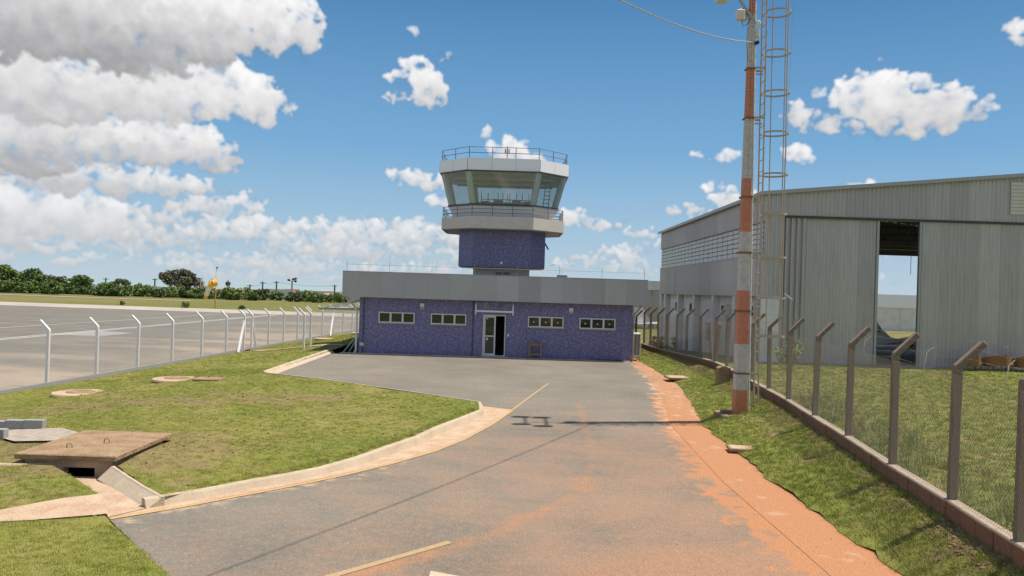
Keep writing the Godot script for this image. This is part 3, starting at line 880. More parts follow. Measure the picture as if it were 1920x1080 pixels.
func make_annex() -> void:
	var b := thing("annex_building", "low purple mosaic building with grey fascia at the end of the road", "building", at(-0.75, 0, 39.5))
	b.position = Vector3.ZERO
	var wins := [[-6.54, -4.75], [-3.96, -2.2], [0.83, 2.6], [3.37, 5.16]]
	var ops := [[-1.38, -0.25, 0.03, 2.09]]
	for w in wins: ops.append([w[0], w[1], 1.53, 2.07])
	var m := MB.new()
	wall_open(m, -7.49, 6.0, -0.1, 2.79, 39.5, 0.2, ops)
	bx(m, -7.49, -7.29, -0.1, 2.79, 39.7, 50.0); bx(m, 5.8, 6.0, -0.1, 2.79, 39.7, 50.0)
	m.quad(at(-7.49, -0.1, 39.7), at(-7.49, -0.1, 39.5), at(-7.49, 2.79, 39.5), at(-7.49, 2.79, 39.7))
	m.quad(at(6.0, -0.1, 39.5), at(6.0, -0.1, 39.7), at(6.0, 2.79, 39.7), at(6.0, 2.79, 39.5))
	bx(m, -7.29, 5.8, -0.1, 2.79, 49.8, 50.0)
	obj("wall", m, M.mosaic, b)
	obj("interior_floor", boxmb(-7.28, 5.79, -0.1, 0.03, 39.72, 49.78), M.concrete_grey, b)
	obj("interior_partition", boxmb(-7.28, 5.79, 0.03, 2.7, 43.0, 43.1), M.interior, b)
	obj("ceiling", boxmb(-7.28, 5.79, 2.7, 2.78, 39.72, 49.78), M.interior, b)
	var r := RandomNumberGenerator.new()
	r.seed = 4
	for w in wins:
		var f := obj("window", frame_mb(w[0] + 0.005, w[1] - 0.005, 1.535, 2.065, 39.44, 0.055, 0.12), M.frame, b)
		var step: float = (w[1] - w[0]) / 3
		for k in 3:
			var x0: float = w[0] + k * step
			obj("pane", boxmb(x0 + 0.06, x0 + step - 0.06, 1.59, 2.01, 39.5, 39.51), M.glass, f)
			if k > 0: obj("mullion", boxmb(x0 - 0.045, x0 + 0.045, 1.59, 2.01, 39.445, 39.555), M.frame, f)
			if w[0] > 0:
				obj("sticker", boxmb(x0 + step * 0.5 - 0.03, x0 + step * 0.5 + 0.04, 1.76, 1.82, 39.493, 39.499), M.paper, f)
				var sx: float = x0 + (0.12 if r.randf() < 0.6 else step - 0.16)
				obj("sticker", boxmb(sx, sx + 0.035, 1.84 + r.randf_range(-0.08, 0.08), 1.95, 39.493, 39.499), M.red_print, f)
		obj("sill", boxmb(w[0] - 0.03, w[1] + 0.03, 1.49, 1.528, 39.42, 39.6), M.sill, f)
	var door := obj("door", frame_mb(-1.375, -0.255, 0.035, 2.085, 39.45, 0.05, 0.14), M.frame, b)
	obj("door_leaf", one(func(q):
		bx(q, -1.32, -1.25, 0.09, 2.03, 39.49, 39.53); bx(q, -0.82, -0.75, 0.09, 2.03, 39.49, 39.53)
		bx(q, -1.25, -0.82, 1.95, 2.03, 39.49, 39.53); bx(q, -1.25, -0.82, 0.09, 0.17, 39.49, 39.53); bx(q, -1.25, -0.82, 1.0, 1.06, 39.49, 39.53)), M.frame, door)
	obj("pane", boxmb(-1.25, -0.82, 1.06, 1.95, 39.505, 39.513), M.glass, door)
	obj("pane", boxmb(-1.25, -0.82, 0.17, 1.0, 39.505, 39.513), M.glass, door)
	obj("sticker", boxmb(-1.2, -1.13, 1.86, 1.93, 39.497, 39.503), M.paper, door)
	obj("sticker", boxmb(-1.2, -1.12, 0.82, 0.94, 39.497, 39.503), M.paper, door)
	obj("door_step", boxmb(-1.5, -0.1, 0.0, 0.05, 39.23, 39.49), M.concrete_grey, b)
	# fascia: panels with open joints over a dark core
	var edges := [-8.25, -7.39]
	for k in 5: edges.append(-7.39 + (k + 1) * 1.096)
	for x in [-0.73, 0.33, 1.39, 2.43, 3.48, 4.53, 5.57, 6.61]: edges.append(x)
	obj("fascia_core", boxmb(-8.2, 6.56, 2.80, 3.98, 38.95, 50.6), M.dark_metal, b)
	for k in edges.size() - 1:
		obj("fascia_panel", boxmb(edges[k] + 0.0015, edges[k + 1] - 0.0015, 2.77, 4.0, 38.9, 38.945), M["fascia%d" % [[0, 3, 0, 3, 3, 0, 0, 2, 1, 2, 3, 1, 2, 3, 2][k]]], b)
	for k in 8:
		for s in [[-8.25, -8.205], [6.565, 6.61]]:
			obj("fascia_panel", boxmb(s[0], s[1], 2.77, 4.0, 38.95 + k * 1.46, 38.942 + (k + 1) * 1.46), M["fascia%d" % (k % 2)], b)
	obj("soffit", boxmb(-8.2, 6.56, 2.775, 2.797, 38.95, 50.6), M.grey_metal, b)
	obj("coping", boxmb(-8.26, 6.62, 4.003, 4.03, 38.89, 39.2), M.grey_metal, b)
	# roof edge conductor on short rods
	var cond := MB.new()
	var pts := []
	for k in 8:
		var x := -8.1 + k * 2.08
		pts.append(at(x, 4.36 + 0.0 * k, 39.15))
		cond.tube([at(x, 3.98, 39.15), at(x, 4.55, 39.15)], 0.009, 4)
	cond.tube(pts, 0.008, 4)
	obj("lightning_conductor", cond, M.galv, b)
	obj("roof_box", boxmb(2.25, 2.75, 4.03, 4.16, 40.0, 40.5), M.grey_metal, b)
	# awning over the door
	var aw := obj("awning", one(func(q):
		q.tube([at(-1.75, 2.26, 38.8), at(0.12, 2.26, 38.8)], 0.045, 8)
		bx(q, -1.75, 0.12, 2.285, 2.31, 38.78, 38.83)), M.white_metal, b)
	for x in [-1.72, 0.09]:
		obj("bracket", tubemb([at(x, 2.1, 38.82), at(x, 2.3, 38.8), at(x, 2.48, 38.86), at(x, 2.62, 39.05), at(x, 2.68, 39.48)], 0.035, 6), M.white_metal, aw)
	obj("sheet", one(func(q): q.obox(Transform3D(Basis(Vector3.RIGHT, deg_to_rad(-29)), at(-0.815, 2.47, 39.13)), Vector3(1.76, 0.008, 0.74))), M.clear, aw)
	for x in [-4.4, 2.95]:
		var l := obj("wall_light", boxmb(x - 0.1, x + 0.1, 2.36, 2.54, 39.4, 39.5), M.white_metal, b)
		obj("lens", boxmb(x - 0.085, x + 0.085, 2.40, 2.48, 39.392, 39.399), M.clear, l)
		obj("control_box", boxmb(x - 0.11, x + 0.11, 2.24, 2.34, 39.42, 39.5), M.grey_metal, l)
	obj("switch_plate", boxmb(-0.16, -0.08, 1.03, 1.16, 39.48, 39.5), M.white_paint, b)
	obj("meter_box", boxmb(-7.42, -7.22, 0.36, 0.52, 39.4, 39.5, 0.01), M.ac_white, b)
	obj("conduit", tubemb([at(-7.27, 0.0, 39.46), at(-7.27, 0.355, 39.46)], 0.02, 6), M.pipe_dark, b)
	obj("conduit", tubemb([at(-7.27, 0.525, 39.46), at(-7.27, 2.77, 39.46)], 0.02, 6), M.pipe_dark, b)
	obj("conduit", tubemb([at(-1.87, 0.0, 39.46), at(-1.87, 2.77, 39.46)], 0.02, 6), M.pipe_dark, b)
	obj("downpipe", tubemb([at(-8.12, 2.78, 39.4), at(-8.1, 2.68, 39.4), at(-7.66, 2.18, 39.45), at(-7.6, 2.05, 39.45), at(-7.6, 0.12, 39.45), at(-7.66, 0.02, 39.4)], 0.055, 8), M.pipe_white, b)
	obj("downpipe", tubemb([at(6.42, 2.78, 39.6), at(6.4, 2.7, 39.6), at(6.1, 2.3, 39.6), at(6.06, 2.2, 39.6), at(6.06, 0.02, 39.6)], 0.04, 8), M.sill, b)
	for k in 2: obj("brace", tubemb([at(-7.52, 1.05, 40.2 + k * 0.5), at(-8.4 + k * 0.2, -0.1, 40.2 + k * 0.5)], 0.045, 6), M.galv, b)
	var cn := obj("side_canopy", boxmb(-10.6, -7.5, 1.95, 2.06, 44.0, 46.2), M.grey_metal, b)
	for k in 2: obj("tie_rod", tubemb([at(-10.3 + k * 0.4, 2.06, 44.2 + k * 0.5), at(-7.5, 2.74, 44.2 + k * 0.5)], 0.03, 6), M.galv, cn)

func oct(w: float, f: float, y: float, o := Vector2(-0.62, 45.5)) -> Array:   # chamfered square, counter-clockwise from above
	var r := []
	for q in [[w, -f], [w, f], [f, w], [-f, w], [-w, f], [-w, -f], [-f, -w], [f, -w]]: r.append(at(o.x + q[0], y, o.y + q[1]))
	return r

func edge_bar(m: MB, a: Vector3, b: Vector3, w: float, t: float) -> void:
	var z := (b - a).normalized()
	var x := Vector3.UP.cross(z).normalized()
	if x.length() < 0.5: x = Vector3.RIGHT
	m.obox(Transform3D(Basis(x, z.cross(x), z), (a + b) / 2), Vector3(w, t, a.distance_to(b)))

func railing(called: String, parent: Node, ring: Array, h: float, rails: Array, div: Array, mt: Material) -> void:
	var root := obj(called, one(func(q):
		for rl in rails:
			for k in ring.size(): q.tube([ring[k] + Vector3.UP * rl, ring[(k + 1) % ring.size()] + Vector3.UP * rl], 0.018, 6)), mt, parent)
	for k in ring.size():
		var nd: int = div[k % 2]
		for j in nd:
			var p: Vector3 = ring[k].lerp(ring[(k + 1) % ring.size()], j / float(nd))
			obj("baluster", tubemb([p, p + Vector3.UP * h], 0.02, 6), mt, root)

func make_tower() -> void:
	var b := thing("control_tower", "airport control tower with glazed cab rising behind the low building", "control tower")
	obj("shaft", one(func(q):
		q.loft(oct(1.55, 1.55, 4.02).slice(1, 8, 2), oct(1.55, 1.55, 4.6).slice(1, 8, 2))), M.beige, b)
	var w := obj("shaft_window", frame_mb(-0.98, -0.1, 4.1, 4.36, 43.9, 0.04, 0.05), M.frame, b)
	obj("pane", boxmb(-0.94, -0.56, 4.14, 4.32, 43.91, 43.93), M.glass, w)
	obj("pane", boxmb(-0.52, -0.14, 4.14, 4.32, 43.91, 43.93), M.glass, w)
	obj("mullion", boxmb(-0.56, -0.52, 4.14, 4.32, 43.9, 43.94), M.frame, w)
	obj("mosaic_drum", one(func(q):
		q.loft(oct(2.37, 1.55, 4.55), oct(2.37, 1.55, 6.56))), M.mosaic, b)
	obj("drum_soffit", one(func(q): q.cap(oct(2.36, 1.545, 4.545), false); q.cap(oct(2.36, 1.545, 4.6), true); q.loft(oct(2.36, 1.545, 4.545), oct(2.36, 1.545, 4.6))), M.beige, b)
	obj("wall_plate", one(func(q): q.lathe(Vector3.ZERO, [[0.08, 0.0], [0.07, 0.03], [0.0, 0.03]], 12)), M.white_paint, b, Transform3D(Basis(Vector3.RIGHT, PI / 2), at(-0.62, 4.78, 43.12)))
	obj("balcony", one(func(q):
		q.loft(oct(3.35, 1.64, 6.55), oct(3.35, 1.64, 7.18)); q.cap(oct(3.35, 1.64, 7.18)); 
		q.cap(oct(3.35, 1.64, 6.55), false)), M.beige, b)
	obj("balcony_drip", one(func(q):
		for k in 8: edge_bar(q, oct(3.25, 1.6, 6.54)[k], oct(3.25, 1.6, 6.54)[(k + 1) % 8], 0.05, 0.03)), M.sill, b)
	railing("balcony_railing", b, oct(3.28, 1.61, 7.18), 0.58, [0.58, 0.4, 0.2], [3, 2], M.rail)
	# skirt below the glass, one panel to each side
	var s0 := oct(2.72, 1.55, 7.18); var s1 := oct(2.98, 1.69, 7.83)
	for k in 8: obj("skirt_panel", one(func(q): q.quad(s0[k], s0[(k + 1) % 8], s1[(k + 1) % 8], s1[k])), M.skirt, b)
	obj("cab_floor", one(func(q): q.cap(oct(2.7, 1.54, 7.3)); q.cap(oct(2.7, 1.54, 7.2), false)), M.cab_lining, b)
	var g0 := oct(2.98, 1.69, 7.83); var g1 := oct(3.43, 1.94, 9.58)
	for k in 8:
		var k2 := (k + 1) % 8
		var a: Vector3 = g0[k]; var e: Vector3 = g0[k2]; var c: Vector3 = g1[k2]; var d: Vector3 = g1[k]
		var ctr := (a + e + c + d) / 4
		var nn := (e - a).cross(d - a).normalized()
		obj("cab_window", one(func(q):
			var o := nn * 0.012
			q.quad(a + o, e + o, c + o, d + o); q.quad(e - o, a - o, d - o, c - o)), M.cab_glass, b)
		obj("corner_post", one(func(q):
			var ins := (Vector3(-0.62, a.y, -45.5) - a).normalized() * 0.16
			var z := (d - a).normalized()
			var x := Vector3.UP.cross(ins).normalized()
			q.obox(Transform3D(Basis(x, z.cross(x).normalized(), z), (a + d) / 2 + ins), Vector3(0.30, 0.16, a.distance_to(d)))), M.mullion, b)
	obj("sill_beam", one(func(q):
		for k in 8: edge_bar(q, oct(2.96, 1.68, 7.84)[k], oct(2.96, 1.68, 7.84)[(k + 1) % 8], 0.14, 0.07)), M.dark_metal, b)
	obj("head_beam", one(func(q):
		for k in 8: edge_bar(q, oct(3.44, 1.95, 9.565)[k], oct(3.44, 1.95, 9.565)[(k + 1) % 8], 0.1, 0.05)), M.dark_metal, b)
	obj("cab_ceiling", one(func(q): q.cap(oct(3.38, 1.92, 9.53), false); q.cap(oct(3.38, 1.92, 9.55), true)), M.cab_lining, b)
	for k in 5: obj("ceiling_beam", boxmb(-3.4, 2.2, 9.38, 9.52, 43.2 + k * 1.0, 43.32 + k * 1.0), M.beige if k % 2 else M.wood, b)
	# roof parapet in panels
	var p0 := oct(3.51, 1.9, 9.6); var p1 := oct(3.51, 1.9, 10.23)
	obj("roof_slab", one(func(q): q.loft(oct(3.47, 1.88, 9.59), oct(3.47, 1.88, 10.2)); q.cap(oct(3.47, 1.88, 10.2)); q.cap(oct(3.47, 1.88, 9.59), false)), M.grey_metal, b)
	for k in 8:
		var nd := 3 if k % 2 == 0 else 2
		for j in nd:
			var t0 := j / float(nd); var t1 := (j + 1) / float(nd)
			var a: Vector3 = p0[k].lerp(p0[(k + 1) % 8], t0); var e: Vector3 = p0[k].lerp(p0[(k + 1) % 8], t1)
			var dr := (e - a).normalized() * 0.006
			a += dr; e -= dr
			var up := Vector3(0, 0.63, 0)
			var nn := (e - a).cross(up).normalized() * 0.02
			obj("parapet_panel", one(func(q):
				q.quad(a + nn, e + nn, e + up + nn, a + up + nn); q.quad(a + up + nn, e + up + nn, e + up - nn, a + up - nn); q.quad(e + nn, a + nn, a - nn, e - nn)), M.cab_panel, b)
	railing("roof_railing", b, oct(3.4, 1.84, 10.2), 0.62, [0.62, 0.32], [3, 2], M.rail)
	var an := obj("roof_antenna", tubemb([at(-0.5, 10.2, 44.6), at(-0.5, 11.35, 44.6)], 0.02, 6), M.dark_metal, b)
	for x in [-0.6, -0.5, -0.4]: obj("whip", tubemb([at(x, 10.95, 44.6), at(x, 11.2, 44.6)], 0.03, 6), M.rust, an)
	obj("crossbar", tubemb([at(-0.62, 10.95, 44.6), at(-0.38, 10.95, 44.6)], 0.015, 6), M.dark_metal, an)
	obj("drain_spout", tubemb([at(1.76, 6.0, 44.6), at(1.95, 5.65, 44.5)], 0.04, 6), M.dark_metal, b)
	# inside the cab: desk, screens, equipment rack, ladder
	obj("desk", boxmb(-2.2, 0.96, 7.95, 8.0, 42.95, 43.6), M.interior, b)
	for x in [-1.6, -0.9, 0.1, 0.7]: obj("monitor", boxmb(x - 0.24, x + 0.24, 8.0, 8.16 + 0.06 * sin(x * 5), 43.2, 43.26), M.black, b)
	obj("equipment_rack", one(func(q):
		for x in [-2.0, -1.6, -1.0, -0.72, -0.45, -0.3, 0.1, 0.45, 0.85, 1.2]: q.tube([at(x, 7.3, 47.9), at(x, 9.1, 47.9)], 0.022, 4)
		for y in [8.3, 8.55, 8.72]: q.tube([at(-2.0, y, 47.9), at(1.2, y, 47.9)], 0.02, 4)), M.dark_metal, b)
	obj("cab_ladder", one(func(q):
		for s in [0.0, 0.3]: q.tube([at(1.55 + s, 7.3, 46.0), at(1.75 + s, 9.5, 46.0)], 0.025, 5)
		for k in 9: q.tube([at(1.58 + k * 0.02, 7.5 + k * 0.22, 46.0), at(1.87 + k * 0.02, 7.5 + k * 0.22, 46.0)], 0.02, 5)), M.dark_metal, b)

# one corrugated sheet facing +z: width w, foot y0, tops y1 (left) and y2 (right)
func corrug(w: float, y0: float, y1: float, y2: float, per: float, dep: float) -> MB:
	var m := MB.new()
	var n := int(round(w / per))
	var pts := []
	for k in n:
		for e in [[0.0, 0.0], [0.3, 0.0], [0.45, 1.0], [0.85, 1.0]]: pts.append(Vector2((k + e[0]) * w / n, e[1] * dep))
	pts.append(Vector2(w, 0))
	for k in pts.size() - 1:
		var a: Vector2 = pts[k]; var b: Vector2 = pts[k + 1]
		m.quad(Vector3(a.x, y0, a.y), Vector3(b.x, y0, b.y), Vector3(b.x, lerpf(y1, y2, b.x / w), b.y), Vector3(a.x, lerpf(y1, y2, a.x / w), a.y))
	return m

func roof_y(x: float) -> float: return 7.85 + 0.1 * (minf(x, 52.0 - x) - 10.9)

func make_hangar() -> void:
	var b := thing("hangar", "large grey corrugated metal hangar with sliding doors partly open", "hangar")
	var r := RandomNumberGenerator.new()
	r.seed = 8
	var df := 34.8; var db := 59.0
	var pick := func() -> Material: return M["sheet%d" % [0, 0, 1, 2][r.randi() % 4]]
	# front: corner strip, header over the doors, gable line
	obj("cladding_sheet", corrug(0.8, 3.4, roof_y(10.9), roof_y(11.7), 0.2, 0.035), pick.call(), b, T(10.9, 0, df))
	for k in 33:
		var x := 11.7 + k * 0.9
		obj("cladding_sheet", corrug(0.9, 6.98, roof_y(x), roof_y(x + 0.9), 0.18, 0.03), pick.call(), b, T(x, 0, df))
	obj("door_rail", boxmb(11.6, 41.4, 6.86, 6.975, df + 0.02, df + 0.35), M.dark_metal, b)
	obj("header_flashing", boxmb(11.68, 41.4, 6.955, 6.985, df - 0.05, df + 0.015), M.grey_metal, b)
	# white louvred panel in the gable
	var lp := obj("gable_louvre", boxmb(21.5, 26.0, 7.28, 8.72, df - 0.045, df - 0.035), M.grey_metal, b)
	for j in 9: obj("slat", one(func(q): q.obox(T(23.75, 7.36 + j * 0.157, df - 0.075, Basis(Vector3.RIGHT, 0.25)), Vector3(4.44, 0.14, 0.012))), M.louvre, lp)
	# sliding doors
	var d1 := obj("sliding_door", boxmb(11.75, 15.9, 0.58, 6.85, df + 0.18, df + 0.24), M.dark_metal, b)
	for k in 2: obj("cladding_sheet", corrug(0.5, 0.56, 6.86, 6.86, 0.25, 0.09), M.sheet1, d1, T(11.75 + k * 0.5, 0, df + 0.17))
	for k in 4: obj("cladding_sheet", corrug(0.775, 0.56, 6.86, 6.86, 0.155, 0.022), pick.call(), d1, T(12.75 + k * 0.775, 0, df + 0.17))
	obj("door_edge", boxmb(15.85, 15.96, 0.57, 6.86, df + 0.1, df + 0.26), M.galv, d1)
	var d2 := obj("sliding_door", boxmb(17.76, 25.6, 0.58, 6.85, df + 0.13, df + 0.19), M.dark_metal, b)
	for k in 9: obj("cladding_sheet", corrug(0.87, 0.56, 6.86, 6.86, 0.174, 0.022), pick.call(), d2, T(17.77 + k * 0.87, 0, df + 0.12))
	obj("door_edge", boxmb(17.7, 17.79, 0.57, 6.86, df + 0.06, df + 0.2), M.galv, d2)
	for k in 17: obj("cladding_sheet", corrug(0.93, 0.4, 6.86, 6.86, 0.186, 0.03), pick.call(), b, T(25.6 + k * 0.93, 0, df + 0.1))
	obj("door_sill", boxmb(11.6, 41.4, 0.3, 0.55, df - 0.02, df + 0.4), M.concrete_grey, b)
	# side: two bands of cladding, louvre band between them
	var rot := Basis(Vector3.UP, -PI / 2)
	var n := 24
	var cw := (db - df) / n
	for k in n:
		obj("cladding_sheet", corrug(cw, 6.68, 7.86, 7.86, cw / 5, 0.03), pick.call(), b, T(10.9, 0, db - k * cw, rot))
		obj("cladding_sheet", corrug(cw, 3.4, 5.24, 5.24, cw / 5, 0.03), pick.call(), b, T(10.9, 0, db - k * cw, rot))
	var lb := obj("louvre_band", boxmb(10.97, 11.0, 5.25, 6.67, df + 0.02, db), M.dark_metal, b)
	obj("band_sill", boxmb(10.85, 10.97, 5.22, 5.26, df, db), M.grey_metal, lb)
	obj("band_head", boxmb(10.85, 10.97, 6.655, 6.69, df, db), M.grey_metal, lb)
	var lm := one(func(q): bx(q, -0.01, 0.01, 0.0, 0.2, -cw / 2 + 0.05, cw / 2 - 0.05)).mesh(null)
	for k in n:
		for j in 6:
			obj("pane", lm, M.louvre, lb, T(10.93, 5.275 + j * 0.232, db - (k + 0.5) * cw, Basis(Vector3.BACK, -0.16 + r.randf_range(-0.05, 0.05))))
	obj("cladding_sheet", boxmb(10.9, 11.05, 3.38, 3.41, df, db), M.grey_metal, b)
	obj("corner_downpipe", boxmb(10.78, 10.86, 0.6, 7.8, df + 0.12, df + 0.26), M.galv, b)
	# white lower wall with pilasters and small openings
	obj("lower_wall", boxmb(11.25, 11.45, -0.5, 3.4, df + 0.32, db), M.plaster, b)
	obj("corner_pier", boxmb(10.82, 11.66, 0.3, 3.39, df - 0.06, df + 0.3), M.plaster, b)
	for d in [39.3, 43.5, 48.0, 52.6, 57.0, 58.75]: obj("pilaster", boxmb(10.9, 11.25, -0.5, 3.385, d - 0.2, d + 0.2), M.plaster, b)
	for e in [[41.3, 1.0, 1.9, 0.5], [37.4, 1.1, 1.9, 0.5], [45.6, 0.8, 1.9, 0.55]]:
		var w := obj("barred_window", boxmb(11.2, 11.249, e[1], e[2], e[0] - e[3], e[0] + e[3]), M.frame, b)
		obj("pane", boxmb(11.19, 11.198, e[1] + 0.06, e[2] - 0.06, e[0] - e[3] + 0.06, e[0] + e[3] - 0.06), M.glass, w)
		for k in 4: obj("bar", boxmb(11.16, 11.18, e[1], e[2], e[0] - e[3] + 0.2 + k * 0.22, e[0] - e[3] + 0.23 + k * 0.22), M.white_metal, w)
	for d in [50.2, 54.6]: obj("slot_window", boxmb(11.22, 11.249, 2.3, 2.85, d - 0.25, d + 0.25), M.black, b)
	# roof, floor, inner structure
	for s in [[10.7, 26.0], [26.0, 41.3]]:
		obj("roof", one(func(q):
			var a := roof_y(s[0]) + 0.06; var c := roof_y(s[1]) + 0.06
			q.quad(at(s[0], a, df - 0.15), at(s[1], c, df - 0.15), at(s[1], c, db + 0.1), at(s[0], a, db + 0.1))
			q.quad(at(s[0], a - 0.05, db + 0.1), at(s[1], c - 0.05, db + 0.1), at(s[1], c - 0.05, df - 0.15), at(s[0], a - 0.05, df - 0.15))
			q.quad(at(s[0], a - 0.05, df - 0.15), at(s[1], c - 0.05, df - 0.15), at(s[1], c, df - 0.15), at(s[0], a, df - 0.15))), M.sheet1, b)
	obj("roof_edge", one(func(q):
		edge_bar(q, at(10.68, roof_y(10.7) + 0.04, df - 0.17), at(26.0, roof_y(26.0) + 0.04, df - 0.17), 0.04, 0.16)
		edge_bar(q, at(10.68, roof_y(10.7) + 0.04, df - 0.17), at(10.68, roof_y(10.7) + 0.04, db + 0.1), 0.04, 0.16)), M.galv, b)
	obj("hangar_floor", one(func(q):
		q.quad(at(11.4, 0.55, df + 0.3), at(41.0, 0.55, df + 0.3), at(41.0, -0.1, db), at(11.4, -0.1, db))), M.concrete_grey, b)
	obj("far_side_wall", boxmb(41.0, 41.2, -0.5, 7.8, df, db), M.sheet1, b)
	obj("rear_wall", one(func(q):
		bx(q, 11.4, 17.0, -0.5, 7.9, db - 0.2, db); bx(q, 38.0, 41.0, -0.5, 7.9, db - 0.2, db)
		bx(q, 17.0, 38.0, 6.75, 7.9, db - 0.2, db); q.quad(at(11.4, 7.8, db - 0.1), at(41.0, 7.8, db - 0.1), at(26.0, 9.35, db - 0.1), at(26.0, 9.35, db - 0.1))), M.sheet1, b)
	for k in 6:
		var d := 36.6 + k * 4.1
		obj("roof_truss", one(func(q):
			q.tube([at(11.5, 7.1, d), at(40.8, 7.1, d)], 0.06, 4)
			q.tube([at(11.5, 7.75, d), at(26.0, 9.2, d), at(40.8, 7.75, d)], 0.06, 4)
			for j in 24:
				var x := 11.8 + j * 1.2
				q.tube([at(x, 7.1, d), at(x + 0.6, roof_y(x + 0.6) - 0.1, d)], 0.035, 4)
				q.tube([at(x + 0.6, roof_y(x + 0.6) - 0.1, d), at(x + 1.2, 7.1, d)], 0.035, 4)), M.galv, b)
	for k in 11:
		var x := 12.5 + k * 2.6
		obj("purlin", tubemb([at(x, roof_y(x) - 0.06, df + 0.4), at(x, roof_y(x) - 0.06, db - 0.3)], 0.05, 4), M.rust, b)
	obj("hanging_cable", tubemb([at(29.3, 6.75, 58.9), at(29.3, 5.4, 58.9)], 0.02, 4), M.black, b)
	obj("floodlight", one(func(q):
		q.obox(T(11.9, 3.42, df - 0.35, Basis(Vector3.BACK, -0.7)), Vector3(0.42, 0.05, 0.2))
		q.tube([at(11.75, 3.35, df), at(11.85, 3.38, df - 0.35)], 0.02, 5)), M.white_metal, b)
	# air conditioners on the side wall
	for e in [[41.4, 2.35, "beige air conditioner on hangar side wall left of the mast"], [36.4, 2.4, "beige air conditioner on hangar side wall right of the mast"]]:
		var ac := thing("air_conditioner", e[2], "air conditioner", at(11.25, e[1], e[0]), 0.0, "air conditioners on the hangar wall")
		obj("casing", boxmb(-0.36, 0.0, 0.0, 0.62, -0.42, 0.42, 0.02), M.ac_white, ac)
		obj("grille", boxmb(-0.372, -0.362, 0.08, 0.54, -0.34, 0.1), M.black, ac)
		obj("bracket", boxmb(-0.4, 0.0, -0.04, 0.0, -0.5, 0.5), M.ac_white, ac)
		obj("pipe", tubemb([Vector3(-0.1, 0.1, 0.42), Vector3(-0.12, 0.05, 0.62), Vector3(-0.03, -0.6, 0.6)], 0.03, 6), M.ac_white, ac)

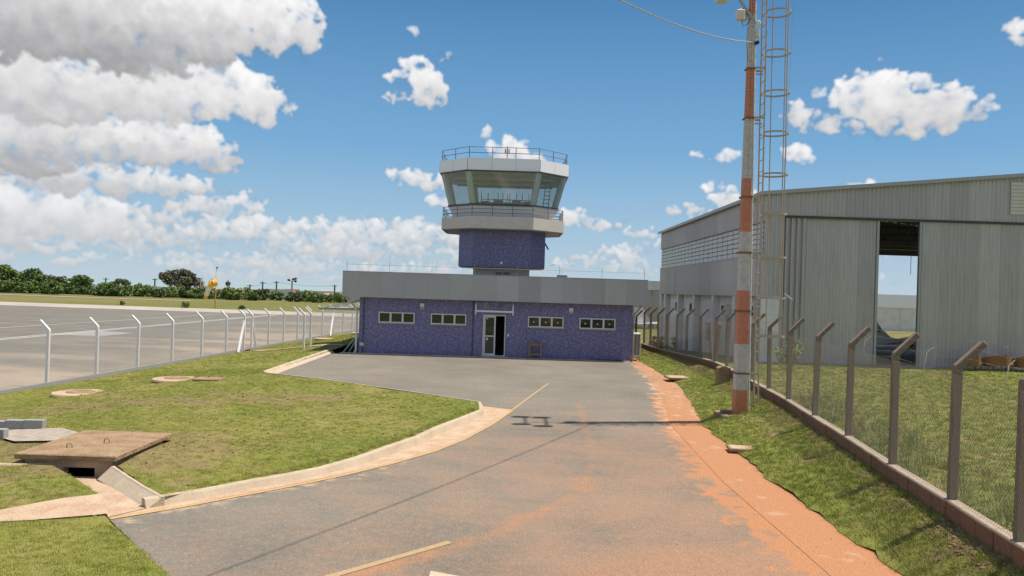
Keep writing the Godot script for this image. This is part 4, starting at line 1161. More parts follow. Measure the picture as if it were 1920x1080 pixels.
func make_far_buildings() -> void:
	var g := thing("metal_warehouse", "pale grey metal hangar partly hidden behind the low building", "hangar", at(14.0, -0.4, 84.0))
	obj("wall", boxmb(-9.0, 6.0, 0.0, 4.2, 0.0, 20.0), M.sheet2, g)
	obj("parapet", boxmb(-9.2, 6.2, 4.2, 5.15, -0.15, 20.2), M.plaster, g)
	for k in 7: obj("column", boxmb(-9.0 + k * 2.4, -8.8 + k * 2.4, 0.0, 4.2, -0.06, 0.0), M.grey_metal, g)
	obj("door", boxmb(-0.9, 2.2, 0.0, 3.6, -0.1, -0.02), M.sheet0, g)
	var w := thing("white_hangar", "white hangar seen through the gap between hangar doors", "hangar", at(48.0, -0.4, 101.0))
	obj("wall", boxmb(-14.0, 14.0, 0.0, 3.0, 0.0, 16.0), M.plaster, w)
	obj("parapet", boxmb(-14.1, 14.1, 3.0, 4.65, -0.12, 16.0), M.cab_panel, w)
	for k in 8: obj("pilaster", boxmb(-13.0 + k * 3.5, -12.8 + k * 3.5, 0.0, 3.0, -0.06, 0.0), M.louvre, w)
	# beyond the trees: boundary wall, sheds, town
	var r := RandomNumberGenerator.new()
	r.seed = 17
	for e in [[-104.0, 12.0, "white boundary wall piece far left behind the bushes"], [-88.0, 9.0, "white boundary wall piece left of the round grey tree"], [-54.5, 6.0, "white shed wall behind bushes between two poles"], [-46.8, 5.4, "white shed wall behind bushes by the floodlight pole"]]:
		var s := thing("boundary_wall", e[2], "wall", at(e[0], -0.8, 188.0))
		obj("panel", boxmb(-e[1] / 2, e[1] / 2, 0.0, 2.4, 0.0, 0.2), M.plaster, s)
		obj("coping", boxmb(-e[1] / 2 - 0.1, e[1] / 2 + 0.1, 2.4, 2.5, -0.05, 0.25), M.white_paint, s)
	var tb := thing("tower_block", "grey apartment tower block on the skyline beside the round tree", "building", at(-471.0, -13.0, 1200.0))
	obj("tower_wall", boxmb(-6.5, 4.0, 0, 20.5, 0, 10), M.fascia0, tb)
	obj("stair_core", boxmb(4.0, 6.6, 0, 15.0, 2, 9), M.wall_cap, tb)
	for j in 6:
		for i in 4: obj("window", boxmb(-5.8 + i * 2.4, -4.6 + i * 2.4, 2.5 + j * 3.0, 4.0 + j * 3.0, -0.1, 0.05), M.glass, tb)
	var wt := thing("water_tower", "slender dark water tower on the skyline right of the windsock", "tower", at(-284.0, -10.0, 800.0))
	obj("column", tubemb([Vector3(0, 0, 0), Vector3(0, 10, 0)], 1.6, 8), M.fascia1, wt)
	obj("tank", one(func(q): q.lathe(Vector3(0, 9, 0), [[1.6, 0], [2.6, 1.2], [2.6, 3.4], [0.8, 4.2], [0.4, 5.5], [0, 5.5]], 10)), M.dark_metal, wt)
	var wb := thing("town_house", "pale house with wide roof beside the water tower", "house", at(-276.0, -10.0, 790.0))
	obj("wall", boxmb(-9, 9, 0, 5.5, 0, 12), M.beige, wb)
	obj("roof", one(func(q): q.quad(Vector3(-10, 5.5, 1), Vector3(10, 5.5, 1), Vector3(10, 8, -6), Vector3(-10, 8, -6)); q.quad(Vector3(10, 5.5, -13), Vector3(-10, 5.5, -13), Vector3(-10, 8, -6), Vector3(10, 8, -6)); q.tri(Vector3(-10, 5.5, -13), Vector3(-10, 5.5, 1), Vector3(-10, 8, -6)); q.tri(Vector3(10, 5.5, 1), Vector3(10, 5.5, -13), Vector3(10, 8, -6))), M.fascia1, wb)
	var roofs := [M.brick_clay, M.fascia1, M.wall_base, M.fascia0, M.wall_cap]
	for k in 34:
		var d := r.randf_range(560.0, 900.0)
		var px := -600.0 + k * 9.3 + r.randf_range(-6, 6)
		var x := px / 1500.0 * d
		var w2 := r.randf_range(5, 12)
		var hh := r.randf_range(2.8, 5.5)
		var h := thing("town_house", ["small distant house with a clay red roof on the skyline", "small distant house with a dark grey roof on the skyline", "small distant house with a brown roof on the skyline", "small distant house with a grey roof on the skyline", "small distant house with a tan roof on the skyline"][k % 5], "house", at(x, h_far(x, d) - 0.3, d), 0.0, "far houses of the town")
		obj("wall", boxmb(-w2, w2, 0, hh, 0, 8), [M.beige, M.plaster, M.wall_cap][k % 3], h)
		obj("roof", one(func(q):
			var e := 0.5; var t := hh + r.randf_range(1.2, 2.4)
			q.quad(Vector3(-w2 - e, hh, e), Vector3(w2 + e, hh, e), Vector3(w2 + e, t, -4), Vector3(-w2 - e, t, -4)); q.quad(Vector3(w2 + e, hh, -8 - e), Vector3(-w2 - e, hh, -8 - e), Vector3(-w2 - e, t, -4), Vector3(w2 + e, t, -4))
			q.tri(Vector3(-w2 - e, hh, -8 - e), Vector3(-w2 - e, hh, e), Vector3(-w2 - e, t, -4)); q.tri(Vector3(w2 + e, hh, e), Vector3(w2 + e, hh, -8 - e), Vector3(w2 + e, t, -4))), roofs[k % 5], h)
	# utility poles with wires
	var tops := []
	for e in [[469, 533.5, "short utility pole right of the water tower"], [493, 528.0, "utility pole between the water tower and the tall pole"], [519, 527.0, "tallest utility pole left of the floodlight pole"], [628, 534.0, "utility pole nearest to the low building"], [199, 521.0, "utility pole among the trees at far left"], [291, 522.0, "utility pole left of the round grey tree"]]:
		var d := 215.0
		var x: float = (e[0] - 960 + (e[1] - 544) * 0.031) / 1500.0 * d
		var ty: float = 3.33 - ((e[1] - 544) - (e[0] - 960) * 0.031) / 1500.0 * d
		var p := thing("utility_pole", e[2], "pole", at(x, -2.0, d), 0.0, "utility poles beyond the trees")
		obj("shaft", tubemb([Vector3.ZERO, Vector3(0, ty + 2.0, 0)], 0.2, 6), M.post, p)
		obj("crossarm", boxmb(-0.8, 0.8, ty + 1.6, ty + 1.75, -0.1, 0.1), M.post, p)
		tops.append(at(x, ty - 0.25, d))
	for k in 3:
		var pts := []
		for j in 9: pts.append(tops[k].lerp(tops[k + 1], j / 8.0) - Vector3.UP * 0.5 * sin(j / 8.0 * PI))
		tag(obj("overhead_wire", tubemb(pts, 0.03, 4), M.black), ["thin wire between the short pole and the next pole", "thin wire between the two middle utility poles", "long wire from the tallest pole towards the low building"][k], "wire")
	var fl := thing("floodlight_pole", "pole with a cluster of round black floodlights beyond the bushes", "floodlight", at(-58.3, -1.5, 212.0))
	obj("shaft", tubemb([Vector3.ZERO, Vector3(0, 5.5, 0)], 0.17, 6), M.post, fl)
	for e in [[-0.9, 5.7], [0.3, 5.9], [0.9, 5.4], [0.9, 6.1]]: obj("lamp_head", one(func(q): q.lathe(Vector3(e[0], e[1], 0), [[0.0, -0.35], [0.42, -0.1], [0.42, 0.1], [0, 0.35]], 8)), M.black, fl)
	obj("arm", boxmb(-0.9, 0.9, 5.4, 5.52, -0.06, 0.06), M.black, fl)
	var st := thing("street_lamp", "double armed street lamp visible above the roof right of the tower", "street lamp", at(5.6, -0.3, 90.0))
	obj("shaft", tubemb([Vector3.ZERO, Vector3(0, 6.3, 0)], 0.07, 6), M.white_metal, st)
	for s in [-1.0, 1.0]: 
		obj("arm", tubemb([Vector3(0, 6.2, 0), Vector3(s * 0.5, 6.75, 0), Vector3(s * 0.9, 6.7, 0)], 0.05, 5), M.white_metal, st)
		obj("lamp_head", one(func(q): q.obox(Transform3D(Basis(Vector3.BACK, -s * 0.3), Vector3(s * 1.1, 6.6, 0)), Vector3(0.5, 0.1, 0.25))), M.white_metal, st)

func rebase(o: Node3D, p: Vector3) -> void:   # moves a thing's origin to its foot; its parts stay where they are
	for c in o.get_children(): c.position -= p
	o.position += p

# ------------------------------------------------------------------ fences
# chain link between a and b (on the ground line), from y0 to y1 above them
func chain_link(a: Vector3, b: Vector3, h: float, pitch: float, r: float) -> MB:
	var m := MB.new()
	var L := Vector2(a.x - b.x, a.z - b.z).length()
	var P := func(s: float, t: float) -> Vector3: return a.lerp(b, s / L) + Vector3(0, t, 0)
	var side := Vector3(b.z - a.z, 0, a.x - b.x).normalized()
	for dir in [1.0, -1.0]:
		var k: float = -ceil(h / pitch)
		while k * pitch < L:
			var s0: float = k * pitch; var t0 := 0.0
			var s1: float = s0 + h; var t1 := h
			if s0 < 0: t0 = -s0; s0 = 0.0
			if s1 > L: t1 -= s1 - L; s1 = L
			if t1 > t0 + 0.01:
				var p0: Vector3 = P.call(s0, t0); var p1: Vector3 = P.call(s1, t1)
				if dir < 0: p0 = P.call(L - s0, t0); p1 = P.call(L - s1, t1)
				var off: Vector3 = side * r * dir
				var z := (p1 - p0).normalized()
				var u: Vector3 = z.cross(side).normalized()
				var q := [side * r, (u * 0.87 - side * 0.5) * r, (-u * 0.87 - side * 0.5) * r]
				for i in 3:
					var e: Vector3 = q[i]; var f: Vector3 = q[(i + 1) % 3]
					m.quad(p0 + off + e, p0 + off + f, p1 + off + f, p1 + off + e)
			k += 1.0
	return m

func strand(m: MB, pts: Array, r: float, barbs: float, rg: RandomNumberGenerator) -> void:
	m.tube(pts, r, 3, false)
	if barbs <= 0: return
	for k in pts.size() - 1:
		var L: float = pts[k].distance_to(pts[k + 1])
		var n := int(L / barbs)
		for j in n:
			var p: Vector3 = pts[k].lerp(pts[k + 1], (j + 0.5) / n)
			var o := Vector3(rg.randf_range(-1, 1), rg.randf_range(-1, 1), rg.randf_range(-1, 1)).normalized() * 0.02
			m.tube([p - o, p + o], r * 0.8, 3, false)

func post_mesh(h: float, w: float, arm: float) -> Array:   # straight post and its cranked arm (leaning to +x)
	var s := MB.new()
	s.bbox(Transform3D(Basis.IDENTITY, Vector3(0, h / 2 - 0.2, 0)), Vector3(w, h + 0.4, w), w * 0.12)
	var a := MB.new()
	a.bbox(Transform3D(Basis(Vector3.BACK, -PI / 4), Vector3(arm * 0.354 - 0.02, h + arm * 0.354 - 0.03, 0)), Vector3(w * 0.85, arm, w * 0.9), w * 0.1)
	return [s, a]

func make_fences() -> void:
	var rg := RandomNumberGenerator.new()
	rg.seed = 12
	# --- right: weathered concrete posts on a low wall
	var f := thing("chain_link_fence", "weathered concrete post fence with chain link on a low wall beside the bank", "fence")
	var sh := post_mesh(1.78, 0.108, 0.5)
	var m0: ArrayMesh = sh[0].mesh(M.post); var m1: ArrayMesh = sh[1].mesh(M.post)
	var foot := func(d: float) -> float: return 0.72 - 0.0 * d + lerpf(0.0, -0.22, smoothstep(30, 46, d))
	var ps := []
	for w in WALL:
		if w[1] < 8.0: continue
		ps.append(at(w[0] + 0.02, foot.call(w[1]), w[1]))
	ps.push_front(at(5.36, 0.72, 6.6))
	for k in ps.size():
		var o := obj("post", m0, null, f, Transform3D(Basis.from_euler(Vector3(rg.randf_range(-0.012, 0.012), rg.randf_range(-0.1, 0.1), rg.randf_range(-0.015, 0.015))), ps[k] - Vector3.UP * 0.0))
		obj("arm", m1, null, o)
		if k > 0:
			obj("mesh_panel", chain_link(ps[k - 1] + Vector3(-0.065, 0.02, 0), ps[k] + Vector3(-0.065, 0.02, 0), 1.66, 0.062 if k < 8 else 0.075, 0.0017), M.wire, f)
	for t in [[0.0, 1.72, 0.0], [0.1, 1.9, 0.0], [0.22, 2.02, 0.0], [0.33, 2.13, 0.0]]:
		var line := []
		for k in ps.size():
			line.append(ps[k] + Vector3(t[0], t[1], 0))
			if k < ps.size() - 1: line.append(ps[k].lerp(ps[k + 1], 0.5) + Vector3(t[0], t[1] - rg.randf_range(0.02, 0.1), 0))
		obj("barbed_wire", one(func(q): strand(q, line, 0.0022, 0.13, rg)), M.wire, f)
	for k in 2:   # raking struts at the bend
		obj("strut", one(func(q): q.obox(Transform3D(Basis(Vector3.RIGHT, 0.32 * (1 if k else -1)) , at(8.3, 1.35, 32.5 + (0.42 if k == 0 else -0.42))), Vector3(0.1, 1.9, 0.1))), M.post, f)
	# loose wire ends
	for e in [[6.6, 15.0], [5.95, 9.6], [6.1, 11.8]]:
		obj("loose_wire", tubemb([at(e[0], 2.35, e[1]), at(e[0] + 0.1, 2.6, e[1] + 0.1), at(e[0] + 0.3, 2.66, e[1] + 0.3), at(e[0] + 0.32, 2.45, e[1] + 0.5)], 0.004, 4), M.wire, f)
	# low wall: clay blocks laid end to end under a cement cap
	var nb := 0
	for k in WALL.size() - 1:
		var a := at(WALL[k][0], 0, WALL[k][1]); var b := at(WALL[k + 1][0], 0, WALL[k + 1][1])
		a.y = foot.call(WALL[k][1]); b.y = foot.call(WALL[k + 1][1])
		var L := a.distance_to(b)
		var n := int(L / 0.39)
		var z := (b - a).normalized(); var x := Vector3.UP.cross(z).normalized()
		var bs := Basis(x, z.cross(x), z)
		if WALL[k][1] < 26.0:
			for j in n:
				var p := a.lerp(b, (j + 0.5) / n)
				var jit := rg.randf_range(-0.012, 0.012)
				obj("wall_block", one(func(q): q.bbox(Transform3D(bs, p + x * jit - Vector3.UP * 0.19), Vector3(0.14, 0.30, L / n - 0.012), 0.012)), M.wall_base if rg.randf() < 0.6 else M.brick_clay, f)
				obj("wall_cap", one(func(q): q.bbox(Transform3D(bs * Basis(Vector3.BACK, rg.randf_range(-0.04, 0.04)), p + x * jit * 0.6 - Vector3.UP * 0.018), Vector3(0.165, 0.045, L / n + rg.randf_range(-0.01, 0.0)), 0.012)), M.wall_cap, f)
		else:
			obj("wall_base", one(func(q): q.obox(Transform3D(bs, (a + b) / 2 - Vector3.UP * 0.24), Vector3(0.14, 0.4, L))), M.wall_base, f)
			obj("wall_cap", one(func(q): q.obox(Transform3D(bs, (a + b) / 2 - Vector3.UP * 0.018), Vector3(0.165, 0.042, L))), M.wall_cap, f)
	# far run, turning left behind the building
	var fb := thing("chain_link_fence", "dark cranked post fence in front of the parked white aircraft", "fence")
	for k in 6:
		var o := obj("post", m0, null, fb, T(7.3 - k * 0.62, 0.28, 46.6 + k * 0.35))
		obj("arm", m1, null, o)
		if k > 0: obj("mesh_panel", chain_link(at(7.3 - (k - 1) * 0.62, 0.28, 46.6 + (k - 1) * 0.35), at(7.3 - k * 0.62, 0.28, 46.6 + k * 0.35), 1.66, 0.08, 0.0017), M.wire, fb)
	obj("strut", one(func(q): q.obox(Transform3D(Basis(Vector3.BACK, -0.6), at(6.5, 1.0, 46.9)), Vector3(0.1, 1.9, 0.1))), M.post, fb)
	obj("wall_base", boxmb(4.2, 7.6, -0.15, 0.3, 46.7, 48.4), M.wall_base, fb)
	rebase(fb, at(7.3, 0, 46.6))
	rebase(f, at(5.36, 0, 6.0))
	# --- left: white posts along the airfield
	var g := thing("airfield_fence", "white cranked post fence with chain link along the airfield", "fence")
	var wh := post_mesh(1.75, 0.10, 0.46)
	var w0: ArrayMesh = wh[0].mesh(M.white_post); var w1: ArrayMesh = wh[1].mesh(M.white_post)
	var flip := Basis(Vector3.UP, PI)
	var runs := [[20.9, 23.7, 26.5, 29.25, 32.0, 34.75, 37.5, 40.15, 42.3], [43.3, 45.7, 48.1, 50.5, 53.0, 55.5, 58.0, 60.5, 63.0, 65.5]]
	for run in runs:
		for k in run.size():
			var p := at(fence_x(run[k]), -0.2, run[k])
			var o := obj("post", w0, null, g, Transform3D(flip * Basis.from_euler(Vector3(rg.randf_range(-0.008, 0.008), 0, rg.randf_range(-0.008, 0.008))), p))
			obj("arm", w1, null, o)
			if k > 0:
				var q0 := at(fence_x(run[k - 1]), -0.2, run[k - 1])
				obj("mesh_panel", chain_link(q0 + Vector3(0.055, 0, 0), p + Vector3(0.055, 0, 0), 1.65, 0.075, 0.0024), M.wire_pale, g)
				obj("base_kerb", one(func(q): q.obox(Transform3D(Basis(Vector3.UP, -0.077), (q0 + p) / 2 - Vector3.UP * 0.13), Vector3(0.16, 0.26, q0.distance_to(p)))), M.concrete_grey, g)
		for t in [[0.0, 1.7], [-0.16, 1.9], [-0.3, 2.04]]:
			obj("barbed_wire", one(func(q): strand(q, [at(fence_x(run[0]) + t[0], -0.2 + t[1], run[0]), at(fence_x(run[-1]) + t[0], -0.2 + t[1], run[-1])], 0.002, 0.0, rg)), M.wire_pale, g)
	for e in [[23.7, -1.0, 0.35], [42.3, -1.1, 0.1], [43.3, 0.9, 0.0], [58.0, -1.2, 0.1]]:   # raking struts
		obj("strut", one(func(q):
			var x := fence_x(e[0])
			edge_bar(q, at(x, 1.3, e[0]), at(x + e[2], -0.32, e[0] + e[1]), 0.1, 0.1)), M.white_post, g)
	rebase(g, at(fence_x(26.5), -0.3, 26.5))
	var gp := [["nearer white cranked gate post on the lawn by the low building", 40.3], ["farther white cranked gate post on the lawn by the low building", 41.6]]
	for e in gp:
		var t := thing("gate_post", e[0], "post", at(-10.4, h_left(-10.4, e[1]), e[1]), 0.0, "free standing gate posts")
		obj("shaft", w0, null, t, Transform3D(flip, Vector3.ZERO))
		obj("arm", w1, null, t, Transform3D(flip, Vector3.ZERO))

# ------------------------------------------------------------------ mast with caged ladder
func make_mast() -> void:
	var t := thing("mast", "tall red and white banded concrete mast with caged ladder", "mast", at(6.16, 0.19, 21.3))
	var wd := func(y: float) -> float: return lerpf(0.335, 0.11, (y - 0.17) / 11.9)
	var bands := [[0.0, 0.88, 1], [0.88, 2.09, 0], [2.09, 3.51, 1], [3.51, 5.07, 0], [5.07, 6.49, 1], [6.49, 8.07, 0], [8.07, 9.43, 1], [9.43, 10.86, 0], [10.86, 12.1, 1]]
	for e in bands:
		var y0: float = e[0] - 0.19; var y1: float = e[1] - 0.19
		if e[0] == 0.0: y0 = -0.02
		var a: float = wd.call(e[0]) / 2; var b: float = wd.call(e[1]) / 2
		var mb := MB.new()
		# solid shaft with chamfered corners; the upper part has a row of climbing-bolt holes down its face
		var ring := func(h: float, y: float, zf: float) -> Array:
			var c := h * 0.16
			return [Vector3(-h + c, y, zf), Vector3(h - c, y, zf), Vector3(h, y, zf - c), Vector3(h, y, -h * 1.3 + c), Vector3(h - c, y, -h * 1.3), Vector3(-h + c, y, -h * 1.3), Vector3(-h, y, -h * 1.3 + c), Vector3(-h, y, zf - c)]
		if e[0] < 6.4:
			mb.loft(ring.call(a, y0, a), ring.call(b, y1, b))
		else:
			mb.loft(ring.call(a, y0, a - 0.03), ring.call(b, y1, b - 0.03))
			for s in [-1.0, 1.0]:   # two cheeks and, between them, bridges that leave the holes open
				var x0 := 0.012
				mb.loft([Vector3(s * x0 if s > 0 else -a, y0, a - 0.03), Vector3(a if s > 0 else -x0, y0, a - 0.03), Vector3(a if s > 0 else -x0, y0, a - 0.06), Vector3(x0 if s > 0 else -a, y0, a - 0.06)], [Vector3(s * x0 if s > 0 else -b, y1, b - 0.03), Vector3(b if s > 0 else -x0, y1, b - 0.03), Vector3(b if s > 0 else -x0, y1, b - 0.06), Vector3(x0 if s > 0 else -b, y1, b - 0.06)])
				mb.quad(Vector3(x0 if s > 0 else -a, y0, a), Vector3(a if s > 0 else -x0, y0, a), Vector3(b if s > 0 else -x0, y1, b), Vector3(x0 if s > 0 else -b, y1, b))
				mb.quad(Vector3(s * a, y0, a if s > 0 else a - 0.03), Vector3(s * a, y0, a - 0.03 if s > 0 else a), Vector3(s * b, y1, b - 0.03 if s > 0 else b), Vector3(s * b, y1, b if s > 0 else b - 0.03))
				mb.quad(Vector3(s * x0, y0, a - 0.03 if s > 0 else a), Vector3(s * x0, y0, a if s > 0 else a - 0.03), Vector3(s * x0, y1, b if s > 0 else b - 0.03), Vector3(s * x0, y1, b - 0.03 if s > 0 else b))
			var y := y0
			while y < y1 - 0.05:
				var h0 := lerpf(a, b, (y - y0) / (y1 - y0))
				mb.box(Vector3(-0.012, y, h0 - 0.032), Vector3(0.012, minf(y + 0.066, y1), h0 - 0.0015))
				y += 0.092
		if e[1] > 12.0: mb.cap(ring.call(b, y1, b))
		obj("shaft_band", mb, M.mast_orange if e[2] else M.mast_white, t)
	obj("footing", one(func(q): q.bbox(Transform3D(Basis.IDENTITY, Vector3(-0.05, -0.1, 0.0)), Vector3(1.05, 0.3, 1.0), 0.02)), M.slab, t)
	obj("conduit", tubemb([Vector3(0.205, 0.05, 0.12), Vector3(0.155, 5.0, 0.08), Vector3(0.085, 11.0, 0.05)], 0.022, 6), M.white_paint, t)
	# steel straps with stand-offs to the ladder
	var lx := func(y: float) -> float: return lerpf(0.42, 0.33, y / 12.0)
	for y in [1.1, 2.75, 4.3, 5.78, 7.88, 9.2]:
		var h: float = wd.call(y + 0.19) / 2 + 0.008
		var st := obj("strap", one(func(q):
			for s in [-1.0, 1.0]:
				var zz: float = h if s > 0 else -h * 1.3
				q.box(Vector3(-h - 0.03, y, zz - 0.006), Vector3(h + 0.03, y + 0.05, zz + 0.006))
				q.box(Vector3(s * h - 0.006, y, -h * 1.3), Vector3(s * h + 0.006, y + 0.05, h))), M.rust, t)
		for s in [-1.0, 1.0]: obj("stand_off", one(func(q): q.box(Vector3(h, y, s * 0.16 - 0.015), Vector3(lx.call(y), y + 0.05, s * 0.16 + 0.015))), M.ladder, st)
		obj("stand_off", one(func(q): q.box(Vector3(h, y - 0.12, -0.015), Vector3(lx.call(y), y - 0.09, 0.015))), M.ladder, st)
	var ld := obj("caged_ladder", one(func(q):
		for s in [-1.0, 1.0]: q.tube([Vector3(lx.call(0.2), 0.35, s * 0.19), Vector3(lx.call(12.0), 12.0, s * 0.19)], 0.022, 6)), M.ladder, t)
	for k in 38:
		var y := 0.5 + k * 0.3
		obj("rung", tubemb([Vector3(lx.call(y), y, -0.23), Vector3(lx.call(y), y, 0.23)], 0.014, 5), M.ladder, ld)
	var cage := func(y: float, an: float) -> Vector3: return Vector3(lx.call(y) + 0.34 - 0.36 * cos(an), y, 0.36 * sin(an))
	for y in [2.1, 3.12, 4.2, 5.35, 6.4, 7.5, 8.58, 9.65, 10.72, 11.8]:
		obj("hoop", one(func(q):
			for k in 24:
				var a0 := -2.62 + 5.24 * k / 24.0 + PI; var a1 := -2.62 + 5.24 * (k + 1) / 24.0 + PI
				var p0: Vector3 = cage.call(y, a0); var p1: Vector3 = cage.call(y, a1)
				var up := Vector3(0, 0.045, 0)
				var o0 := Vector3(p0.x - lx.call(y) - 0.34, 0, p0.z).normalized() * 0.007; var o1 := Vector3(p1.x - lx.call(y) - 0.34, 0, p1.z).normalized() * 0.007
				q.quad(p0 + o0, p1 + o1, p1 + o1 + up, p0 + o0 + up); q.quad(p1 - o1, p0 - o0, p0 - o0 + up, p1 - o1 + up)
				q.quad(p0 + o0 + up, p1 + o1 + up, p1 - o1 + up, p0 - o0 + up); q.quad(p0 - o0, p1 - o1, p1 + o1, p0 + o0)), M.ladder, ld)
	for a in [4.7, 3.7, 2.15]:
		obj("cage_bar", tubemb([cage.call(2.1, a), cage.call(11.9, a)], 0.016, 5), M.ladder, ld)
	# antennas and cable gear near the top
	var arm := obj("antenna_arm", one(func(q):
		q.obox(Transform3D(Basis(Vector3.BACK, 0.62), Vector3(-0.28, 10.95, 0.05)), Vector3(0.06, 1.3, 0.06))
		q.obox(Transform3D(Basis(Vector3.BACK, 0.9), Vector3(-0.75, 11.45, 0.05)), Vector3(0.05, 0.9, 0.05))), M.galv, t)
	for e in [[-0.33, 10.62, 0.14, 0.26], [-0.2, 10.7, -0.2, 0.3], [-0.62, 11.5, 0.95, 0.5], [-0.62, 11.5, -1.25, 0.5], [-1.05, 11.75, 0.6, 0.5], [-1.05, 11.75, -1.3, 0.5]]:
		obj("antenna_panel", one(func(q): q.bbox(Transform3D(Basis.IDENTITY, Vector3(e[0], e[1], e[2] * 0.6)), Vector3(0.14 + e[3] * 0.3, e[3], 0.10 + e[3] * 0.3), 0.015)), M.ac_white, arm)
	obj("antenna_crossbar", one(func(q):
		q.tube([Vector3(-0.58, 11.35, -0.85), Vector3(-0.58, 11.35, 0.7)], 0.035, 6); q.tube([Vector3(-1.0, 11.62, -0.85), Vector3(-1.0, 11.62, 0.5)], 0.035, 6)), M.galv, arm)
	obj("junction_box", one(func(q): q.bbox(Transform3D(Basis.IDENTITY, Vector3(0.14, 10.15, 0.08)), Vector3(0.1, 0.22, 0.12), 0.015)), M.ac_white, t)
	obj("dome_camera", one(func(q): q.lathe(Vector3(0.16, 10.42, 0.08), [[0.0, -0.08], [0.07, -0.02], [0.07, 0.05], [0.0, 0.09]], 10)), M.white_paint, t)
	obj("cable_loop", tubemb([Vector3(-0.3, 10.5, 0.12), Vector3(-0.26, 10.3, 0.14), Vector3(-0.14, 10.38, 0.1), Vector3(-0.05, 10.55, 0.09)], 0.01, 5), M.black, t)
	obj("cable_clamp", one(func(q): q.bbox(Transform3D(Basis(Vector3.BACK, 0.5), Vector3(0.13, 9.9, 0.1)), Vector3(0.12, 0.09, 0.1), 0.02)), M.black, t)
	obj("drop_wire", tubemb([Vector3(-0.12, 10.3, 0.08), Vector3(-0.14, 9.9, 0.09), Vector3(-0.1, 9.4, 0.1)], 0.006, 4), M.black, t)
	obj("guy_line", tubemb([Vector3(1.08, 11.9, 0.1), Vector3(0.98, 6.0, 0.1), Vector3(0.92, 2.2, 0.1)], 0.004, 4), M.galv, t)
	# twisted service cable to the mast
	var c := MB.new()
	for s in 3:
		var pts := []
		for k in 380:
			var tt := k * 0.085
			var x := 6.16 - 0.56 * tt; var d := 21.3 - tt; var y := 10.09 - 0.32 * tt + 0.0095 * tt * tt
			var a := tt * 16.0 + s * TAU / 3
			pts.append(at(x + 0.010 * cos(a), y + 0.010 * sin(a), d - 0.15))
		c.tube(pts, 0.0075, 4, false)
	tag(obj("service_cable", c, M.wire_pale), "twisted grey cable hanging from the mast towards the upper left", "cable")
	var bx0 := thing("brown_box", "rusty brown box with arched top on the bank behind the mast", "box", at(7.35, h_bank(7.35, 27.6) - 0.03, 27.6), 0.15)
	obj("case", one(func(q):
		var pf := []
		for k in 9: pf.append(Vector2(-0.19 + 0.38 * k / 8.0, 0.56 + 0.07 * sin(PI * k / 8.0)))
		for k in 8: 
			q.quad(Vector3(pf[k].x, pf[k].y, 0.15), Vector3(pf[k + 1].x, pf[k + 1].y, 0.15), Vector3(pf[k + 1].x, pf[k + 1].y, -0.15), Vector3(pf[k].x, pf[k].y, -0.15))
			for s in [1.0, -1.0]:
				var A := Vector3(pf[k].x, 0, 0.15 * s); var B := Vector3(pf[k + 1].x, 0, 0.15 * s); var C := Vector3(pf[k + 1].x, pf[k + 1].y, 0.15 * s); var D := Vector3(pf[k].x, pf[k].y, 0.15 * s)
				if s > 0: q.quad(A, B, C, D)
				else: q.quad(B, A, D, C)
		q.quad(Vector3(-0.19, 0, -0.15), Vector3(-0.19, 0, 0.15), Vector3(-0.19, 0.56, 0.15), Vector3(-0.19, 0.56, -0.15)); q.quad(Vector3(0.19, 0, 0.15), Vector3(0.19, 0, -0.15), Vector3(0.19, 0.56, -0.15), Vector3(0.19, 0.56, 0.15))), M.slab, bx0)
	obj("rim", one(func(q): q.box(Vector3(0.19, 0, -0.16), Vector3(0.215, 0.57, 0.16))), M.dark_metal, bx0)
	var pl := tag(obj("timber_offcut", one(func(q): q.bbox(Transform3D(Basis.IDENTITY, Vector3.ZERO), Vector3(0.3, 0.06, 0.1), 0.008)), M.wood, self, T(5.78, 0.29, 21.28, Basis(Vector3.UP, 0.2))), "small timber offcut lying on the mast footing", "timber")
	pl.set_meta("kind", "thing")
	tag(obj("ground_cable", tubemb([at(5.9, 0.30, 21.0), at(5.6, 0.17, 20.9), at(5.42, 0.10, 20.85), at(5.3, 0.075, 20.7), at(5.2, 0.06, 20.65)], 0.012, 5), M.black), "black cable lying from the mast footing to the path", "cable")

